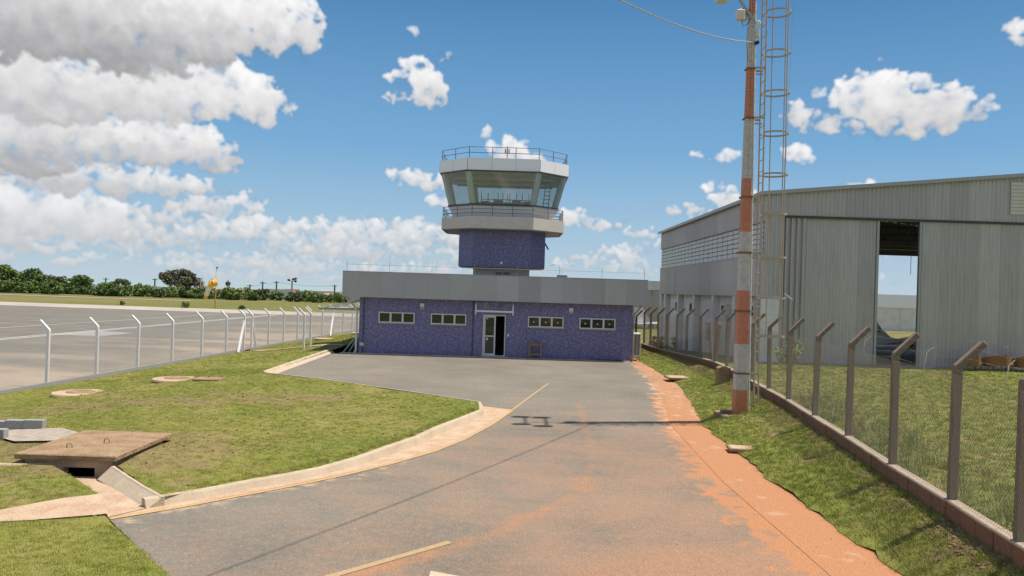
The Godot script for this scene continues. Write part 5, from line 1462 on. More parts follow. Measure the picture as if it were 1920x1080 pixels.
# ------------------------------------------------------------------ drain box, covers, small things
func make_small() -> void:
	var b := thing("drain_chamber", "concrete drain chamber with thick brown slab lid on the lawn", "drain", at(-7.42, 0, 13.5))
	var sl := obj("lid", one(func(q): q.bbox(T(-7.42, 0.285, 14.55), Vector3(1.72, 0.1, 2.22), 0.018)), M.slab, b)
	for e in [[-7.65, 14.0], [-7.25, 14.5]]: obj("lifting_ring", tubemb([at(e[0] - 0.05, 0.33, e[1]), at(e[0] - 0.04, 0.4, e[1]), at(e[0], 0.42, e[1]), at(e[0] + 0.04, 0.39, e[1]), at(e[0] + 0.05, 0.33, e[1])], 0.008, 5), M.rust, sl)
	obj("chamber_wall", one(func(q):
		bx(q, -8.15, -7.5, -0.15, 0.232, 13.56, 13.72); bx(q, -6.97, -6.68, -0.15, 0.232, 13.56, 13.72); bx(q, -7.5, -6.97, 0.1, 0.232, 13.56, 13.72)
		bx(q, -8.15, -8.0, -0.15, 0.232, 13.72, 15.5); bx(q, -6.83, -6.68, -0.15, 0.232, 13.72, 15.5); bx(q, -8.0, -6.83, -0.15, 0.232, 15.35, 15.5)), M.kerb_soil, b)
	obj("chamber_floor", boxmb(-8.0, -6.83, -0.2, -0.14, 13.56, 15.4), M.black, b)
	rebase(b, Vector3.ZERO)
	for c in b.get_children(): c.position -= at(-7.42, 0, 13.5)
	struct("drain_channel", sheet([[-7.5, 13.56], [-6.95, 13.56], [-6.8, 13.3], [-5.2, 11.58], [-5.5, 11.1], [-5.98, 11.86], [-6.76, 12.66]], 0.4, func(x, d): return 0.012 - 0.06 * smoothstep(12.4, 13.5, d)), M.kerb_soil)
	struct("kerb", kerb_run([[-5.2, 11.6], [-5.75, 12.2], [-6.3, 12.78], [-6.78, 13.28]], 0.26, func(x, d): return h_left(x, d) + 0.012, -0.02, -1.0, 0.2), M.kerb, "sloping side of the drain channel")
	struct("kerb", kerb_run([[-7.55, 13.5], [-8.3, 13.2], [-9.2, 13.25], [-12.0, 13.15]], 0.22, func(x, d): return 0.17, 0.05, -1.0, 0.1), M.kerb_soil, "rough concrete edge left of the drain chamber")
	struct("spillway", sheet([[-8.25, 15.15], [-8.25, 15.8], [-9.35, 16.8], [-16.0, 16.95], [-16.1, 15.65], [-9.75, 15.5], [-9.3, 15.1]], 0.5, func(x, d): return h_left(x, d) + 0.015), M.concrete)
	var rg := RandomNumberGenerator.new()
	rg.seed = 33
	for row in [[-9.72, 16.8, 6, "grey concrete block of the row behind the spillway"], [-9.75, 15.58, 6, "grey concrete block of the row in front of the spillway"]]:
		for k in row[2]:
			var x: float = row[0] - 0.2 - k * 0.4
			var d: float = row[1] + k * 0.012
			tag(obj("concrete_block", one(func(q): q.bbox(Transform3D(Basis.IDENTITY, Vector3(0, 0.11, 0)), Vector3(0.392, 0.22, 0.16), 0.008)), M.concrete_grey, self, T(x, h_left(x, d) - 0.02, d, Basis(Vector3.UP, 0.03 + rg.randf_range(-0.02, 0.02)))), row[3] if k > 0 else ("end block of the grey row behind the spillway" if row[1] > 16 else "end block of the grey row in front of the spillway"), "block", "concrete blocks of the spillway")
	# round and square covers in the grass
	for e in [[-12.95, 24.2, 0.80, "round concrete manhole cover nearest the white fence"], [-11.05, 26.6, 0.78, "round concrete manhole cover beside the square plate"]]:
		var y := h_left(e[0], e[1])
		var t := thing("manhole_cover", e[3], "manhole cover", at(e[0], y - 0.02, e[1]))
		obj("ring", one(func(q): q.lathe(Vector3.ZERO, [[e[2], 0.0], [e[2] - 0.03, 0.055], [0.42, 0.075], [0.40, 0.05]], 22)), M.kerb_soil, t)
		obj("lid", one(func(q): q.lathe(Vector3.ZERO, [[0.40, 0.0], [0.39, 0.085], [0.34, 0.1], [0, 0.1]], 20)), M.slab, t)
	for e in [[-9.75, 26.0, 0.42, 0.34, 0.05, "square concrete cover plate with lifting pin on the lawn"], [-11.9, 52.0, 0.75, 0.5, 0.0, "flat concrete slab in the grass beyond the gate posts"], [-10.3, 56.0, 0.8, 0.5, 0.0, "farthest flat concrete slab in the grass by the low building"]]:
		var y := h_left(e[0], e[1])
		var t := thing("cover_plate", e[5], "cover", at(e[0], y, e[1]), e[4])
		obj("plate", one(func(q): q.bbox(Transform3D(Basis.IDENTITY, Vector3(0, 0.02, 0)), Vector3(e[2] * 2, 0.08, e[3] * 2), 0.012)), M.slab if e[2] < 0.5 else M.kerb_soil, t)
		if e[2] < 0.5: obj("lifting_pin", tubemb([Vector3(0, 0.06, 0), Vector3(0, 0.14, 0)], 0.008, 5), M.rust, t)
	for e in [[5.05, 17.2, 0.27, "square inspection cover at the path edge near the camera side", -0.1], [6.68, 31.0, 0.55, "concrete cover in the bank grass beyond the mast", 0.0]]:
		var y := maxf(h_bank(e[0], e[1]), 0.015)
		var t := thing("inspection_cover", e[3], "cover", at(e[0], y, e[1]), e[4])
		obj("frame", one(func(q): q.bbox(Transform3D(Basis.IDENTITY, Vector3(0.0, 0.01, 0)), Vector3(e[2] * 2.2, 0.07, e[2] * 1.7), 0.01)), M.slab, t)
		obj("lid", one(func(q): q.bbox(Transform3D(Basis.IDENTITY, Vector3(0.0, 0.035, 0)), Vector3(e[2] * 1.9, 0.04, e[2] * 1.4), 0.008)), M.kerb_soil, t)
	# wooden stand by the door
	var s := thing("wooden_stool", "small worn wooden stand against the mosaic wall right of the door", "stool", at(1.22, 0.035, 39.12))
	obj("top", one(func(q): q.bbox(Transform3D(Basis.IDENTITY, Vector3(0, 0.72, 0)), Vector3(0.66, 0.05, 0.36), 0.008)), M.wood, s)
	for e in [[-0.28, 0.13], [0.28, 0.13], [-0.28, -0.13], [0.28, -0.13]]: obj("leg", one(func(q): q.bbox(Transform3D(Basis.IDENTITY, Vector3(e[0], 0.35, e[1])), Vector3(0.065, 0.7, 0.065), 0.006)), M.wood, s)
	obj("lower_shelf", one(func(q): q.bbox(Transform3D(Basis.IDENTITY, Vector3(0, 0.2, 0)), Vector3(0.56, 0.09, 0.25), 0.006)), M.wood, s)
	obj("apron_rail", one(func(q): q.bbox(Transform3D(Basis.IDENTITY, Vector3(0, 0.65, 0.13)), Vector3(0.5, 0.08, 0.03), 0.005)), M.wood, s)
	# outdoor unit beside the building
	var a := thing("condenser_unit", "tall slatted air conditioner condenser beside the building's right corner", "air conditioner", at(6.28, 0.012, 40.1))
	obj("casing", one(func(q): q.bbox(Transform3D(Basis.IDENTITY, Vector3(0, 0.78, 0)), Vector3(0.36, 1.1, 0.9), 0.015)), M.ac_white, a)
	for j in 10:
		for i in 2: obj("vent", one(func(q): q.box(Vector3(-0.135 + i * 0.145, 0.31 + j * 0.1, 0.451), Vector3(-0.01 + i * 0.145, 0.375 + j * 0.1, 0.456))), M.black, a)
	for e in [[-0.15, 0.4], [0.15, 0.4], [-0.15, -0.4], [0.15, -0.4]]: obj("leg", one(func(q): q.box(Vector3(e[0] - 0.02, 0, e[1] - 0.02), Vector3(e[0] + 0.02, 0.23, e[1] + 0.02))), M.galv, a)
	obj("stand_bar", one(func(q): q.obox(Transform3D(Basis(Vector3.BACK, -0.45), Vector3(0.0, 0.14, 0.41)), Vector3(0.34, 0.03, 0.03))), M.galv, a)
	obj("top_plate", one(func(q): q.box(Vector3(-0.21, 1.335, -0.47), Vector3(0.2, 1.36, 0.47))), M.white_paint, a)
	tag(obj("rubber_mat", boxmb(4.2, 5.6, 0.036, 0.06, 39.05, 39.25), M.black), "black strip lying at the foot of the wall under the right window", "mat")
	# pale post head that just enters the bottom of the frame
	var p := thing("concrete_post", "pale concrete post head cut off by the bottom edge of the picture", "post", at(-0.33, -0.03, 5.0))
	obj("shaft", one(func(q): q.bbox(Transform3D(Basis.IDENTITY, Vector3(0.0, 0.74, 0)), Vector3(0.22, 1.5, 0.16), 0.01)), M.kerb, p)
	obj("cap", one(func(q):
		var r0 := [Vector3(-0.15, 1.49, 0.1), Vector3(0.15, 1.49, 0.1), Vector3(0.15, 1.49, -0.1), Vector3(-0.15, 1.49, -0.1)]
		var r1 := [Vector3(-0.13, 1.565, 0.08), Vector3(0.13, 1.525, 0.08), Vector3(0.13, 1.525, -0.08), Vector3(-0.13, 1.565, -0.08)]
		q.loft(r0, r1); q.cap(r1); q.cap(r0, false)), M.kerb, p)
	# windsock
	var w := thing("windsock", "yellow and white windsock drooping on an orange pole beyond the runway", "windsock", at(-39.6, -0.42, 107.0))
	obj("pole", tubemb([Vector3(0, 0, 0), Vector3(0, 2.6, 0)], 0.07, 6), M.orange_pole, w)
	obj("upper_pole", tubemb([Vector3(0, 2.6, 0), Vector3(0, 5.4, 0)], 0.05, 6), M.sock_white, w)
	obj("hoop", one(func(q):
		for k in 12: q.tube([Vector3(-0.45 + 0.48 * cos(TAU * k / 12), 3.5 + 0.48 * sin(TAU * k / 12), 0.1), Vector3(-0.45 + 0.48 * cos(TAU * (k + 1) / 12), 3.5 + 0.48 * sin(TAU * (k + 1) / 12), 0.1)], 0.04, 5)), M.sock_yellow, w)
	var ax := [Vector3(0.05, 3.55, 0.0), Vector3(-0.35, 3.4, 0.3), Vector3(-0.7, 2.95, 0.35), Vector3(-0.95, 2.3, 0.35), Vector3(-1.1, 1.75, 0.35), Vector3(-1.2, 1.3, 0.35)]
	var rd := [0.46, 0.44, 0.38, 0.31, 0.28, 0.25]
	for k in 5: obj("sock_band", tubemb([ax[k], ax[k + 1]], [rd[k], rd[k + 1]], 12), [M.sock_yellow, M.sock_yellow, M.sock_white, M.sock_white, M.sock_yellow][k], w)
	obj("top_light", one(func(q): q.lathe(Vector3(0.1, 5.4, 0), [[0.1, 0], [0.14, 0.1], [0.08, 0.25], [0, 0.3]], 8)), M.dark_metal, w)
	# wicker seats by the hangar door, seen from behind
	for e in [[19.65, 0.75, "brown wicker armchair nearest to the open hangar door"], [20.75, 1.25, "brown wicker two seat sofa between the wicker armchairs"], [21.85, 0.8, "brown wicker armchair at the right edge of the picture"]]:
		var c := thing("wicker_seat", e[2], "wicker seat", at(e[0], 0.56, 34.66), 0.0, "wicker seats by the hangar")
		c.position.z = -33.95; c.position.y = h_right(e[0], 33.95)
		var hw: float = e[1] / 2
		obj("backrest", one(func(q):
			for k in 12:
				var t0 := -1.0 + k / 6.0; var t1 := -1.0 + (k + 1) / 6.0
				var f := func(t: float, y: float) -> Vector3: return Vector3(hw * t * (1.0 - 0.05 * y), y, 0.24 - 0.42 * pow(absf(t), 3.0))
				var h0 := 0.70 - 0.16 * pow(absf(t0), 3.0); var h1 := 0.70 - 0.16 * pow(absf(t1), 3.0)
				var o := Vector3(0, 0, -0.045)
				q.quad(f.call(t0, 0.2), f.call(t1, 0.2), f.call(t1, h1), f.call(t0, h0)); q.quad(f.call(t1, 0.2) + o, f.call(t0, 0.2) + o, f.call(t0, h0) + o, f.call(t1, h1) + o)
				q.quad(f.call(t0, h0), f.call(t1, h1), f.call(t1, h1) + o, f.call(t0, h0) + o)), M.wicker, c)
		obj("seat", one(func(q): q.bbox(Transform3D(Basis.IDENTITY, Vector3(0, 0.3, -0.12)), Vector3(e[1] - 0.12, 0.1, 0.55), 0.03)), M.wicker, c)
		var legs := [[-0.85, 0.1], [0.85, 0.1], [-0.85, -0.38], [0.85, -0.38]]
		if e[1] > 1.0: legs += [[0.0, 0.18], [0.0, -0.38]]
		for l in legs: obj("leg", tubemb([Vector3(l[0] * hw, 0, l[1]), Vector3(l[0] * hw * 0.97, 0.3, l[1])], 0.024, 6), M.wicker, c)

# ------------------------------------------------------------------ aircraft
func fuselage(m: MB, st: Array, n := 16) -> void:   # stations [x, y centre, half width, half height]
	var rings := []
	for s in st:
		var r := []
		for k in n:
			var a := TAU * k / n
			r.append(Vector3(s[0], s[1] + s[3] * sin(a), s[2] * cos(a)))
		rings.append(r)
	for i in rings.size() - 1:
		for k in n:
			var k2 := (k + 1) % n
			m.quad(rings[i][k], rings[i + 1][k], rings[i + 1][k2], rings[i][k2])
	m.cap(rings[0], true); m.cap(rings[-1], false)
func slab_poly(m: MB, pts: Array, off: Vector3) -> void:   # flat polygon with thickness
	var a := []; var b := []
	for p in pts:
		a.append(p + off); b.append(p - off)
	m.cap(a, true); m.cap(b, false)
	for k in pts.size():
		var k2 := (k + 1) % pts.size()
		m.quad(b[k], b[k2], a[k2], a[k])

func make_aircraft(label: String, pos: Vector3, paint: Material, reg: String, tail_no: String, reg_x: float, grey: bool, span := 5.0) -> void:
	# nose towards +x
	var t := thing("light_aircraft", label, "aircraft", pos)
	var fz := MB.new()
	fuselage(fz, [[-3.6, 1.25, 0.05, 0.12], [-3.0, 1.2, 0.14, 0.2], [-1.6, 1.15, 0.3, 0.32], [0.0, 1.22, 0.48, 0.52], [0.6, 1.35, 0.52, 0.66], [1.6, 1.38, 0.54, 0.68], [2.4, 1.2, 0.5, 0.48], [3.5, 1.1, 0.4, 0.38], [3.9, 1.08, 0.14, 0.14]])
	obj("fuselage", fz, paint, t)
	obj("tail_fin", one(func(q): slab_poly(q, [Vector3(-3.75, 1.25, 0), Vector3(-2.0, 1.38, 0), Vector3(-2.45, 1.55, 0), Vector3(-2.85, 2.0, 0), Vector3(-3.15, 2.6, 0), Vector3(-3.85, 2.62, 0)], Vector3(0, 0, 0.04))), paint, t)
	obj("tailplane", one(func(q): slab_poly(q, [Vector3(-3.7, 1.3, -1.3), Vector3(-3.7, 1.3, 1.3), Vector3(-3.2, 1.3, 1.2), Vector3(-2.9, 1.3, 0.1), Vector3(-2.9, 1.3, -0.1), Vector3(-3.2, 1.3, -1.2)], Vector3(0, 0.03, 0))), paint, t)
	var wing := obj("wing", one(func(q): slab_poly(q, [Vector3(0.9, 2.06, -span), Vector3(0.8, 2.06, span), Vector3(2.0, 2.06, span), Vector3(2.2, 2.06, 1.5), Vector3(2.2, 2.06, -1.5), Vector3(2.0, 2.06, -span)], Vector3(0, 0.07, 0))), paint, t)
	for s in [-1.0, 1.0]:
		obj("strut", tubemb([Vector3(1.1, 0.85, s * 0.45), Vector3(1.4, 2.0, s * 2.4)], 0.035, 6), paint, wing)
		obj("gear_leg", tubemb([Vector3(0.5, 0.85, s * 0.4), Vector3(0.45, 0.25, s * 1.1)], 0.05, 6), M.grey_metal, t)
		obj("wheel", one(func(q): q.tube([Vector3(0.45, 0.22, s * 1.04), Vector3(0.45, 0.22, s * 1.2)], 0.22, 14)), M.tyre, t)
		obj("side_window", one(func(q): q.box(Vector3(0.3, 1.5, s * 0.535 - 0.01), Vector3(1.7, 1.85, s * 0.535 + 0.01))), M.glass, t)
		obj("stripe", one(func(q): q.obox(Transform3D(Basis(Vector3.UP, s * 0.105), Vector3(-1.7, 1.28, s * 0.315)), Vector3(2.6, 0.035, 0.012))), M.plane_blue, t)
	obj("nose_wheel", one(func(q): q.tube([Vector3(3.1, 0.18, -0.07), Vector3(3.1, 0.18, 0.07)], 0.18, 12)), M.tyre, t)
	obj("nose_leg", tubemb([Vector3(3.1, 0.2, 0), Vector3(3.1, 0.8, 0)], 0.04, 6), M.grey_metal, t)
	obj("propeller", one(func(q): q.obox(Transform3D(Basis(Vector3.RIGHT, 0.6), Vector3(3.95, 1.08, 0)), Vector3(0.04, 1.8, 0.13))), M.dark_metal, t)
	lettering(reg, 0.4 if not grey else 0.34, M.letter, t, Transform3D(Basis(Vector3.UP, -0.11), Vector3(reg_x, 1.08, 0.43 if not grey else 0.40)))
	if tail_no != "": lettering(tail_no, 0.3, M.letter, t, Transform3D(Basis.IDENTITY, Vector3(-3.05, 1.95, 0.05)))

# ------------------------------------------------------------------ plants
func leaf_card(m: MB, c: Vector3, s: float, r: RandomNumberGenerator, q: Color) -> void:
	var x := Vector3(r.randf_range(-1, 1), r.randf_range(-0.6, 0.6), r.randf_range(-1, 1)).normalized()
	var y := x.cross(Vector3(r.randf_range(-1, 1), r.randf_range(-1, 1), r.randf_range(-1, 1))).normalized()
	m.col = q
	m.tri(c - x * s, c + y * s * 0.55, c + x * s)
	m.tri(c - x * s, c + x * s, c - y * s * 0.55)

func make_tree(called: String, label: String, cat: String, pos: Vector3, h: float, w: float, seed_: int, cols: Array, low: float, group := "", dens := 1.0, ls := 0.24) -> void:
	var t := thing(called, label, cat, pos, 0.0, group)
	var r := RandomNumberGenerator.new()
	r.seed = seed_
	var tr := MB.new()
	var th := h * maxf(low + 0.2, 0.35)
	tr.tube([Vector3(0, -0.5, 0), Vector3(r.randf_range(-0.1, 0.1), th * 0.6, 0), Vector3(r.randf_range(-0.2, 0.2), th, 0)], [w * 0.035 + 0.04, w * 0.026 + 0.03, w * 0.016 + 0.02], 7)
	var crown := MB.new()
	crown.use_c = true
	var clumps := []
	var n := int(14 + w * 2.6)
	for k in n:
		var a := r.randf() * TAU
		var e := r.randf_range(-0.95 if cat != "tree" else -0.8, 1.0)
		var rr := sqrt(maxf(0.0, 1.0 - e * e * 0.9)) * r.randf_range(0.45, 0.9)
		var ch := h * (1.0 - low)
		var c := Vector3(cos(a) * rr * w * 0.5, h * low + ch * (0.45 + 0.42 * e), sin(a) * rr * w * 0.42)
		clumps.append([c, minf(w, ch) * r.randf_range(0.17, 0.28)])
		if k % 3 == 0: tr.tube([Vector3(0, th * r.randf_range(0.5, 0.95), 0), c * 0.6 + Vector3(0, h * 0.15, 0), c], [w * 0.014 + 0.02, w * 0.009 + 0.012, 0.012], 5)
	obj("trunk" if cat == "tree" else "stems", tr, M.bark, t)
	for e in clumps:
		var rad: float = e[1]
		var cnt := int(clampf(rad * rad * 75.0 * dens / (ls * ls * 9.0), 30, 260))
		var tone := r.randf_range(0.75, 1.25)
		for j in cnt:
			var dv := Vector3(r.randfn(), r.randfn(), r.randfn()).normalized() * rad * pow(r.randf(), 0.4)
			dv.y *= 0.75
			var q: Color = cols[r.randi() % cols.size()] * tone * r.randf_range(0.8, 1.3) * 1.2
			leaf_card(crown, e[0] + dv, ls * r.randf_range(0.7, 1.3), r, q)
	obj("crown", crown, M.leaf, t)

func px_at(px: float, d: float) -> float: return (px - 960.0) / 1500.0 * d

func make_plants() -> void:
	var dark := [Color(0.055, 0.085, 0.026), Color(0.07, 0.105, 0.032), Color(0.045, 0.07, 0.024)]
	var mid := [Color(0.10, 0.16, 0.036), Color(0.125, 0.19, 0.045), Color(0.08, 0.125, 0.032)]
	var lite := [Color(0.13, 0.19, 0.048), Color(0.17, 0.215, 0.065), Color(0.11, 0.165, 0.04)]
	var dull := [Color(0.125, 0.125, 0.07), Color(0.145, 0.135, 0.08), Color(0.10, 0.105, 0.055)]
	make_tree("broadleaf_tree", "large green tree at the left edge of the picture beyond the runway", "tree", at(px_at(4, 172), -0.45, 172), 6.0, 7.0, 201, mid, 0.12, "trees beyond the runway", 1.0, 0.27)
	make_tree("broadleaf_tree", "broad bright green tree second from the left edge", "tree", at(px_at(58, 172), -0.45, 172), 5.2, 6.6, 202, mid, 0.12, "trees beyond the runway", 1.0, 0.27)
	make_tree("broadleaf_tree", "dark low tree between the two bright green trees", "tree", at(px_at(106, 180), -0.45, 180), 4.0, 5.4, 203, dark, 0.2, "trees beyond the runway", 1.0, 0.26)
	make_tree("broadleaf_tree", "bright spreading tree right of the dark low tree", "tree", at(px_at(150, 172), -0.45, 172), 4.2, 6.6, 204, mid, 0.15, "trees beyond the runway", 1.0, 0.26)
	make_tree("broadleaf_tree", "small dark rounded tree in the middle of the tree line", "tree", at(px_at(226, 195), -0.45, 195), 3.7, 4.6, 205, dark, 0.2, "trees beyond the runway", 1.0, 0.25)
	make_tree("broadleaf_tree", "large round grey green tree left of the tower block", "tree", at(px_at(334, 215), -0.6, 215), 6.9, 10.4, 206, dull, 0.22, "trees beyond the runway", 1.1, 0.3)
	make_tree("broadleaf_tree", "small light green tree left of the round grey tree", "tree", at(px_at(267, 175), -0.45, 175), 2.9, 4.2, 207, lite, 0.1, "trees beyond the runway", 1.0, 0.22)
	var r := RandomNumberGenerator.new()
	r.seed = 61
	for k in 44:
		var px := -20.0 + k * 15.4 + r.randf_range(-6, 6)
		var d := 168.0 + r.randf_range(-5, 5) - 2.0
		var hh := r.randf_range(1.9, 3.0) * (1.0 if px < 520 else 0.85)
		if (px > 495 and px < 508) or (px > 522 and px < 545): continue
		var tone := [0, 1, 2, 0][r.randi() % 4] as int
		make_tree("bush", ["mid green bush in the hedge line beyond the runway", "light green bush in the hedge line beyond the runway", "dark green bush in the hedge line beyond the runway"][tone], "bush", at(px_at(px, d), -0.45, d), hh, r.randf_range(3.0, 4.8), 300 + k, [mid, lite, dark][tone], -0.05, "bushes along the airfield boundary", 0.9, 0.2)
	for e in [[348, 105.5, 0.9], [455, 108.0, 0.6], [230, 112.0, 0.6]]:
		make_tree("verge_weed", ["low weed clump on the verge left of the windsock", "low weed clump on the verge right of the windsock", "low weed clump on the verge far left of the windsock"][[348, 455, 230].find(e[0])], "weed", at(px_at(e[0], e[1]), -0.42, e[1]), e[2], e[2] * 1.6, 400 + int(e[0]), mid, -0.05, "", 0.6, 0.1)
	make_tree("sapling", "light green feathery sapling against the hangar corner", "shrub", at(11.0, 0.5, 31.5), 1.25, 1.5, 501, [Color(0.17, 0.23, 0.06), Color(0.2, 0.25, 0.08)], 0.3, "", 0.16, 0.05)
	for e in [[9.6, 52.0, "small yellow green bush under the white aircraft's tail"], [11.3, 54.0, "small leafy bush right of the fence strut"]]:
		make_tree("bush", e[2], "bush", at(e[0], -0.2, e[1]), 0.9, 1.1, int(e[1]) + 500, [Color(0.14, 0.2, 0.03), Color(0.2, 0.2, 0.04)], 0.0, "", 0.7, 0.07)

func tuft(h: float, spread: float, n: int, w: float, seed_: int) -> ArrayMesh:
	var m := MB.new()
	m.use_c = true
	var r := RandomNumberGenerator.new()
	r.seed = seed_
	for k in n:
		var a := r.randf() * TAU
		var b := Vector3(cos(a), 0, sin(a)) * r.randf() * spread
		var out := Vector3(cos(a + r.randf_range(-0.8, 0.8)), 0, sin(a)) * r.randf_range(0.2, 0.9) * h
		var side := Vector3(-sin(a * 3.1), 0, cos(a * 3.1)) * w
		var hh := h * r.randf_range(0.5, 1.15)
		var tone := r.randf_range(0.75, 1.25)
		m.col = Color(tone, tone, tone)
		var mid := b + out * 0.35 + Vector3.UP * hh * 0.65
		var tip := b + out + Vector3.UP * hh
		m.tri(b - side, b + side, mid)
		m.tri(mid - side * 0.5, mid + side * 0.5, tip)
	return m.mesh(M.blade)

func grass(label: String, poly: Array, dens: Callable, hf: Callable, cf: Callable, mesh: Mesh, seed_: int, dmax: float, dmin := 3.0, smin := 0.7, smax := 1.35) -> void:
	var pp := PackedVector2Array()
	var lo := Vector2(1e9, 1e9); var hi := Vector2(-1e9, -1e9)
	for q in poly:
		pp.append(Vector2(q[0], q[1])); lo = lo.min(pp[-1]); hi = hi.max(pp[-1])
	hi.y = minf(hi.y, dmax)
	lo.y = maxf(lo.y, dmin)
	var r := RandomNumberGenerator.new()
	r.seed = seed_
	var xf := []
	var cs := []
	var d := lo.y
	while d < hi.y:   # strips of a quarter metre
		var n := int((hi.x - lo.x) * 0.25 * dens.call(d))
		for k in n:
			var q := Vector2(r.randf_range(lo.x, hi.x), d + r.randf() * 0.25)
			if absf(q.x) > q.y * 0.68 + 0.4: continue
			if not Geometry2D.is_point_in_polygon(q, pp): continue
			var c: Color = cf.call(q.x, q.y)
			var s := r.randf_range(smin, smax)
			# bare or dead spots carry shorter, sparser grass
			if c.g < c.r * 0.86 and r.randf() < 0.55: continue
			xf.append(Transform3D(Basis(Vector3.UP, r.randf() * TAU).scaled(Vector3(s, s * r.randf_range(0.7, 1.2), s)), at(q.x, hf.call(q.x, q.y) - 0.004, q.y)))
			var t := r.randf_range(0.7, 1.2)
			c = c.lerp(Color(0.36, 0.29, 0.14), 0.6 if r.randf() < 0.12 else 0.0)
			cs.append(Color(c.r * t * 0.95, c.g * t * 1.04, c.b * t * 0.85))
		d += 0.25
	var mm := MultiMesh.new()
	mm.transform_format = MultiMesh.TRANSFORM_3D
	mm.use_colors = true
	mm.mesh = mesh
	mm.instance_count = xf.size()
	for k in xf.size():
		mm.set_instance_transform(k, xf[k]); mm.set_instance_color(k, cs[k])
	var o := MultiMeshInstance3D.new()
	o.multimesh = mm
	o.name = numbered("grass", self)
	add_child(o, true)
	o.set_meta("label", label); o.set_meta("category", "grass"); o.set_meta("kind", "stuff")

func make_grass() -> void:
	var lawn := tuft(0.030, 0.055, 10, 0.0035, 1)
	var longer := tuft(0.06, 0.06, 10, 0.004, 2)
	var tall := tuft(0.30, 0.10, 14, 0.006, 3)
	var fine := tuft(0.05, 0.09, 10, 0.006, 4)
	var dn := func(d: float) -> float: return clampf(420.0 * 12.0 / d, 60, 520)
	grass("short mown grass on the kerbed lawn", LAWN_A, dn, h_left, left_col, lawn, 1, 30.0)
	grass("short grass of the far part of the lawn", LAWN_A, func(_d): return 45.0, h_left, left_col, fine, 5, 58.0, 28.0)
	grass("short grass in the lower left corner", LAWN_B, dn, h_left, left_col, lawn, 2, 30.0)
	grass("short grass between strip and drain channel", LAWN_C, dn, func(x, d): return h_left(x, d) * 0.9 - 0.01, left_col, lawn, 3, 30.0)
	grass("grass on the bank below the fence", bank_poly(), dn, h_bank, bank_col, longer, 4, 46.0)
	grass("grass of the field behind the fence", field_poly(), func(d): return clampf(150.0 * 12.0 / d, 40, 200), h_right, field_col, longer, 6, 34.3, 6.0, 0.7, 1.8)
	# tall weeds along the fence
	var band := []
	for q in WALL:
		if q[1] < 24: band.append([q[0] + 0.15, q[1]])
	var back := band.duplicate()
	back.reverse()
	for q in back: band.append([q[0] + 1.5, q[1]])
	var wild := func(x: float, d: float) -> Color:
		return Color(0.13, 0.19, 0.035) if fnz(x, d, 0.03) > 0.02 else Color(0.3, 0.2, 0.1)
	var front := []
	for q in WALL:
		if q[1] < 30: front.append([q[0] - 0.08, q[1]])
	var fr := front.duplicate()
	fr.reverse()
	for q in fr: front.append([q[0] - 0.4, q[1]])
	grass("ragged weeds at the foot of the fence wall", front, func(_d): return 34.0, h_bank, wild, tall, 8, 30.0, 6.0, 0.25, 0.6)
	var ks := []
	for q in KERB.slice(1): ks.append([q[0] - 0.16, q[1] + 0.12])
	var kr := ks.duplicate()
	kr.reverse()
	for q in kr: ks.append([q[0] - 0.2, q[1] + 0.14])
	grass("longer grass left standing along the kerb", ks, func(_d): return 120.0, h_left, left_col, longer, 9, 23.0, 6.0, 0.8, 1.5)
	grass("tall weeds growing along the back of the fence", band, func(_d): return 26.0, h_right, wild, tall, 7, 24.0, 6.0, 0.5, 1.3)

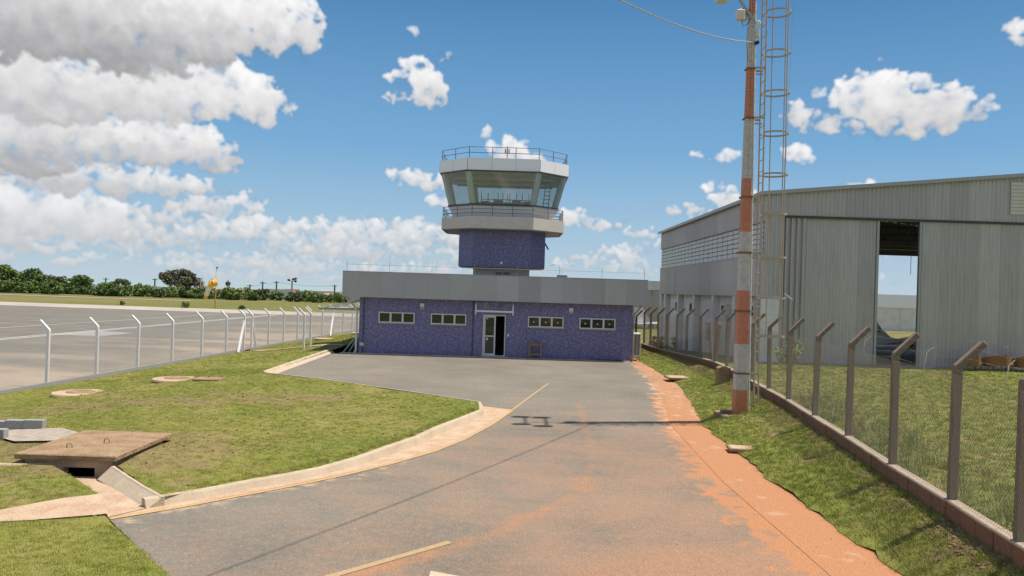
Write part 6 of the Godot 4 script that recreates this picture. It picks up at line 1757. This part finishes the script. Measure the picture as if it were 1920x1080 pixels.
func make_litter() -> void:   # clods of earth, stones and chips that nobody could count
	var lump := MB.new()
	var r := RandomNumberGenerator.new()
	r.seed = 71
	var ring := []
	for j in 3:
		var q := []
		for k in 6: q.append(Vector3(cos(TAU * k / 6), 0, -sin(TAU * k / 6)) * [0.8, 1.0, 0.55][j] * r.randf_range(0.75, 1.2) + Vector3(0, [-0.3, 0.25, 0.65][j] + r.randf_range(-0.1, 0.1), 0))
		ring.append(q)
	lump.loft(ring[0], ring[1]); lump.loft(ring[1], ring[2]); lump.cap(ring[2])
	lump.setc(Color(1, 1, 1))
	for k in lump.c.size(): lump.c[k] = Color(1, 1, 1)
	var g := mat("lump", Color(1, 1, 1), 0.95)
	g.vertex_color_use_as_albedo = true
	var ms := lump.mesh(g)
	for e in 3:
		var info: Array = [["soil_clods", "crumbled brown earth and dead turf along the wall foot", 900], ["stones", "scattered pale chips and gravel on the path and road", 520], ["soil_clods", "small brown clods scattered over the lawn", 260]][e]
		var mm := MultiMesh.new()
		mm.transform_format = MultiMesh.TRANSFORM_3D
		mm.use_colors = true
		mm.mesh = ms
		var xf := []
		var cs := []
		while xf.size() < info[2]:
			var p := Vector3.ZERO
			var s := 0.02
			var c := Color(0.20, 0.115, 0.06)
			if e == 0:
				var d := 6.5 + 24.0 * pow(r.randf(), 1.6)
				var w := along(WALL, d)
				var x := w - 0.1 - absf(r.randfn()) * 0.22
				if fnz(x, d, 0.01) < -0.05 and r.randf() < 0.8: continue
				p = at(x, h_bank(x, d), d); s = r.randf_range(0.01, 0.045)
				c = c.lerp(Color(0.34, 0.24, 0.13), r.randf())
			elif e == 1:
				var d := 7.5 + 14.0 * pow(r.randf(), 1.5)
				var on := r.randf() < 0.55
				var x := r.randf_range(along(PATH_L, d), along(PATH_R, d)) if on else r.randf_range(-3.5, 3.9)
				if not on and x < along(GUTTER, d) + 0.1: continue
				p = at(x, 0.007 if on else 0.002, d); s = r.randf_range(0.003, 0.010) * (1.5 if r.randf() < 0.1 else 1.0)
				c = Color(0.55, 0.46, 0.37) if r.randf() < 0.7 else Color(0.3, 0.15, 0.08)
			else:
				var d := 11.8 + 17.0 * r.randf()
				var x := r.randf_range(-13.0, -1.0)
				if not Geometry2D.is_point_in_polygon(Vector2(x, d), PackedVector2Array(LAWN_A.map(func(q): return Vector2(q[0], q[1])))): continue
				p = at(x, h_left(x, d) + 0.01, d); s = r.randf_range(0.01, 0.04)
			xf.append(Transform3D(Basis.from_euler(Vector3(r.randf_range(-0.3, 0.3), r.randf() * TAU, 0)).scaled(Vector3(s, s * r.randf_range(0.5, 0.9), s * r.randf_range(0.7, 1.2))), p))
			var t := r.randf_range(0.7, 1.25)
			cs.append(Color(c.r * t, c.g * t, c.b * t))
		mm.instance_count = xf.size()
		for k in xf.size():
			mm.set_instance_transform(k, xf[k]); mm.set_instance_color(k, cs[k])
		var o := MultiMeshInstance3D.new()
		o.multimesh = mm
		o.name = numbered(info[0], self)
		add_child(o, true)
		o.set_meta("label", info[1]); o.set_meta("category", "soil" if e != 1 else "gravel"); o.set_meta("kind", "stuff")

func _ready() -> void:
	setup()
	make_materials()
	make_ground()
	make_annex()
	make_tower()
	make_hangar()
	make_far_buildings()
	for e in [["annex_building", at(-0.75, 0, 39.5)], ["control_tower", at(-0.62, 4.02, 45.5)], ["hangar", at(11.0, 0.4, 34.8)]]: rebase(get_node(NodePath(e[0])), e[1])
	make_fences()
	make_mast()
	make_aircraft("white light aircraft with black registration parked behind the fence", at(14.0, -0.38, 66.0), M.plane_white, "PR-CBW", "", -2.0, false)
	make_aircraft("grey light aircraft numbered 22 inside the open hangar", at(20.9, 0.42, 38.5), M.plane_grey, "PP-GM", "22", -1.45, true, 3.2)
	get_node(^"light_aircraft_001").rotation.z = 0.13
	make_small()
	make_plants()
	make_grass()
	make_litter()
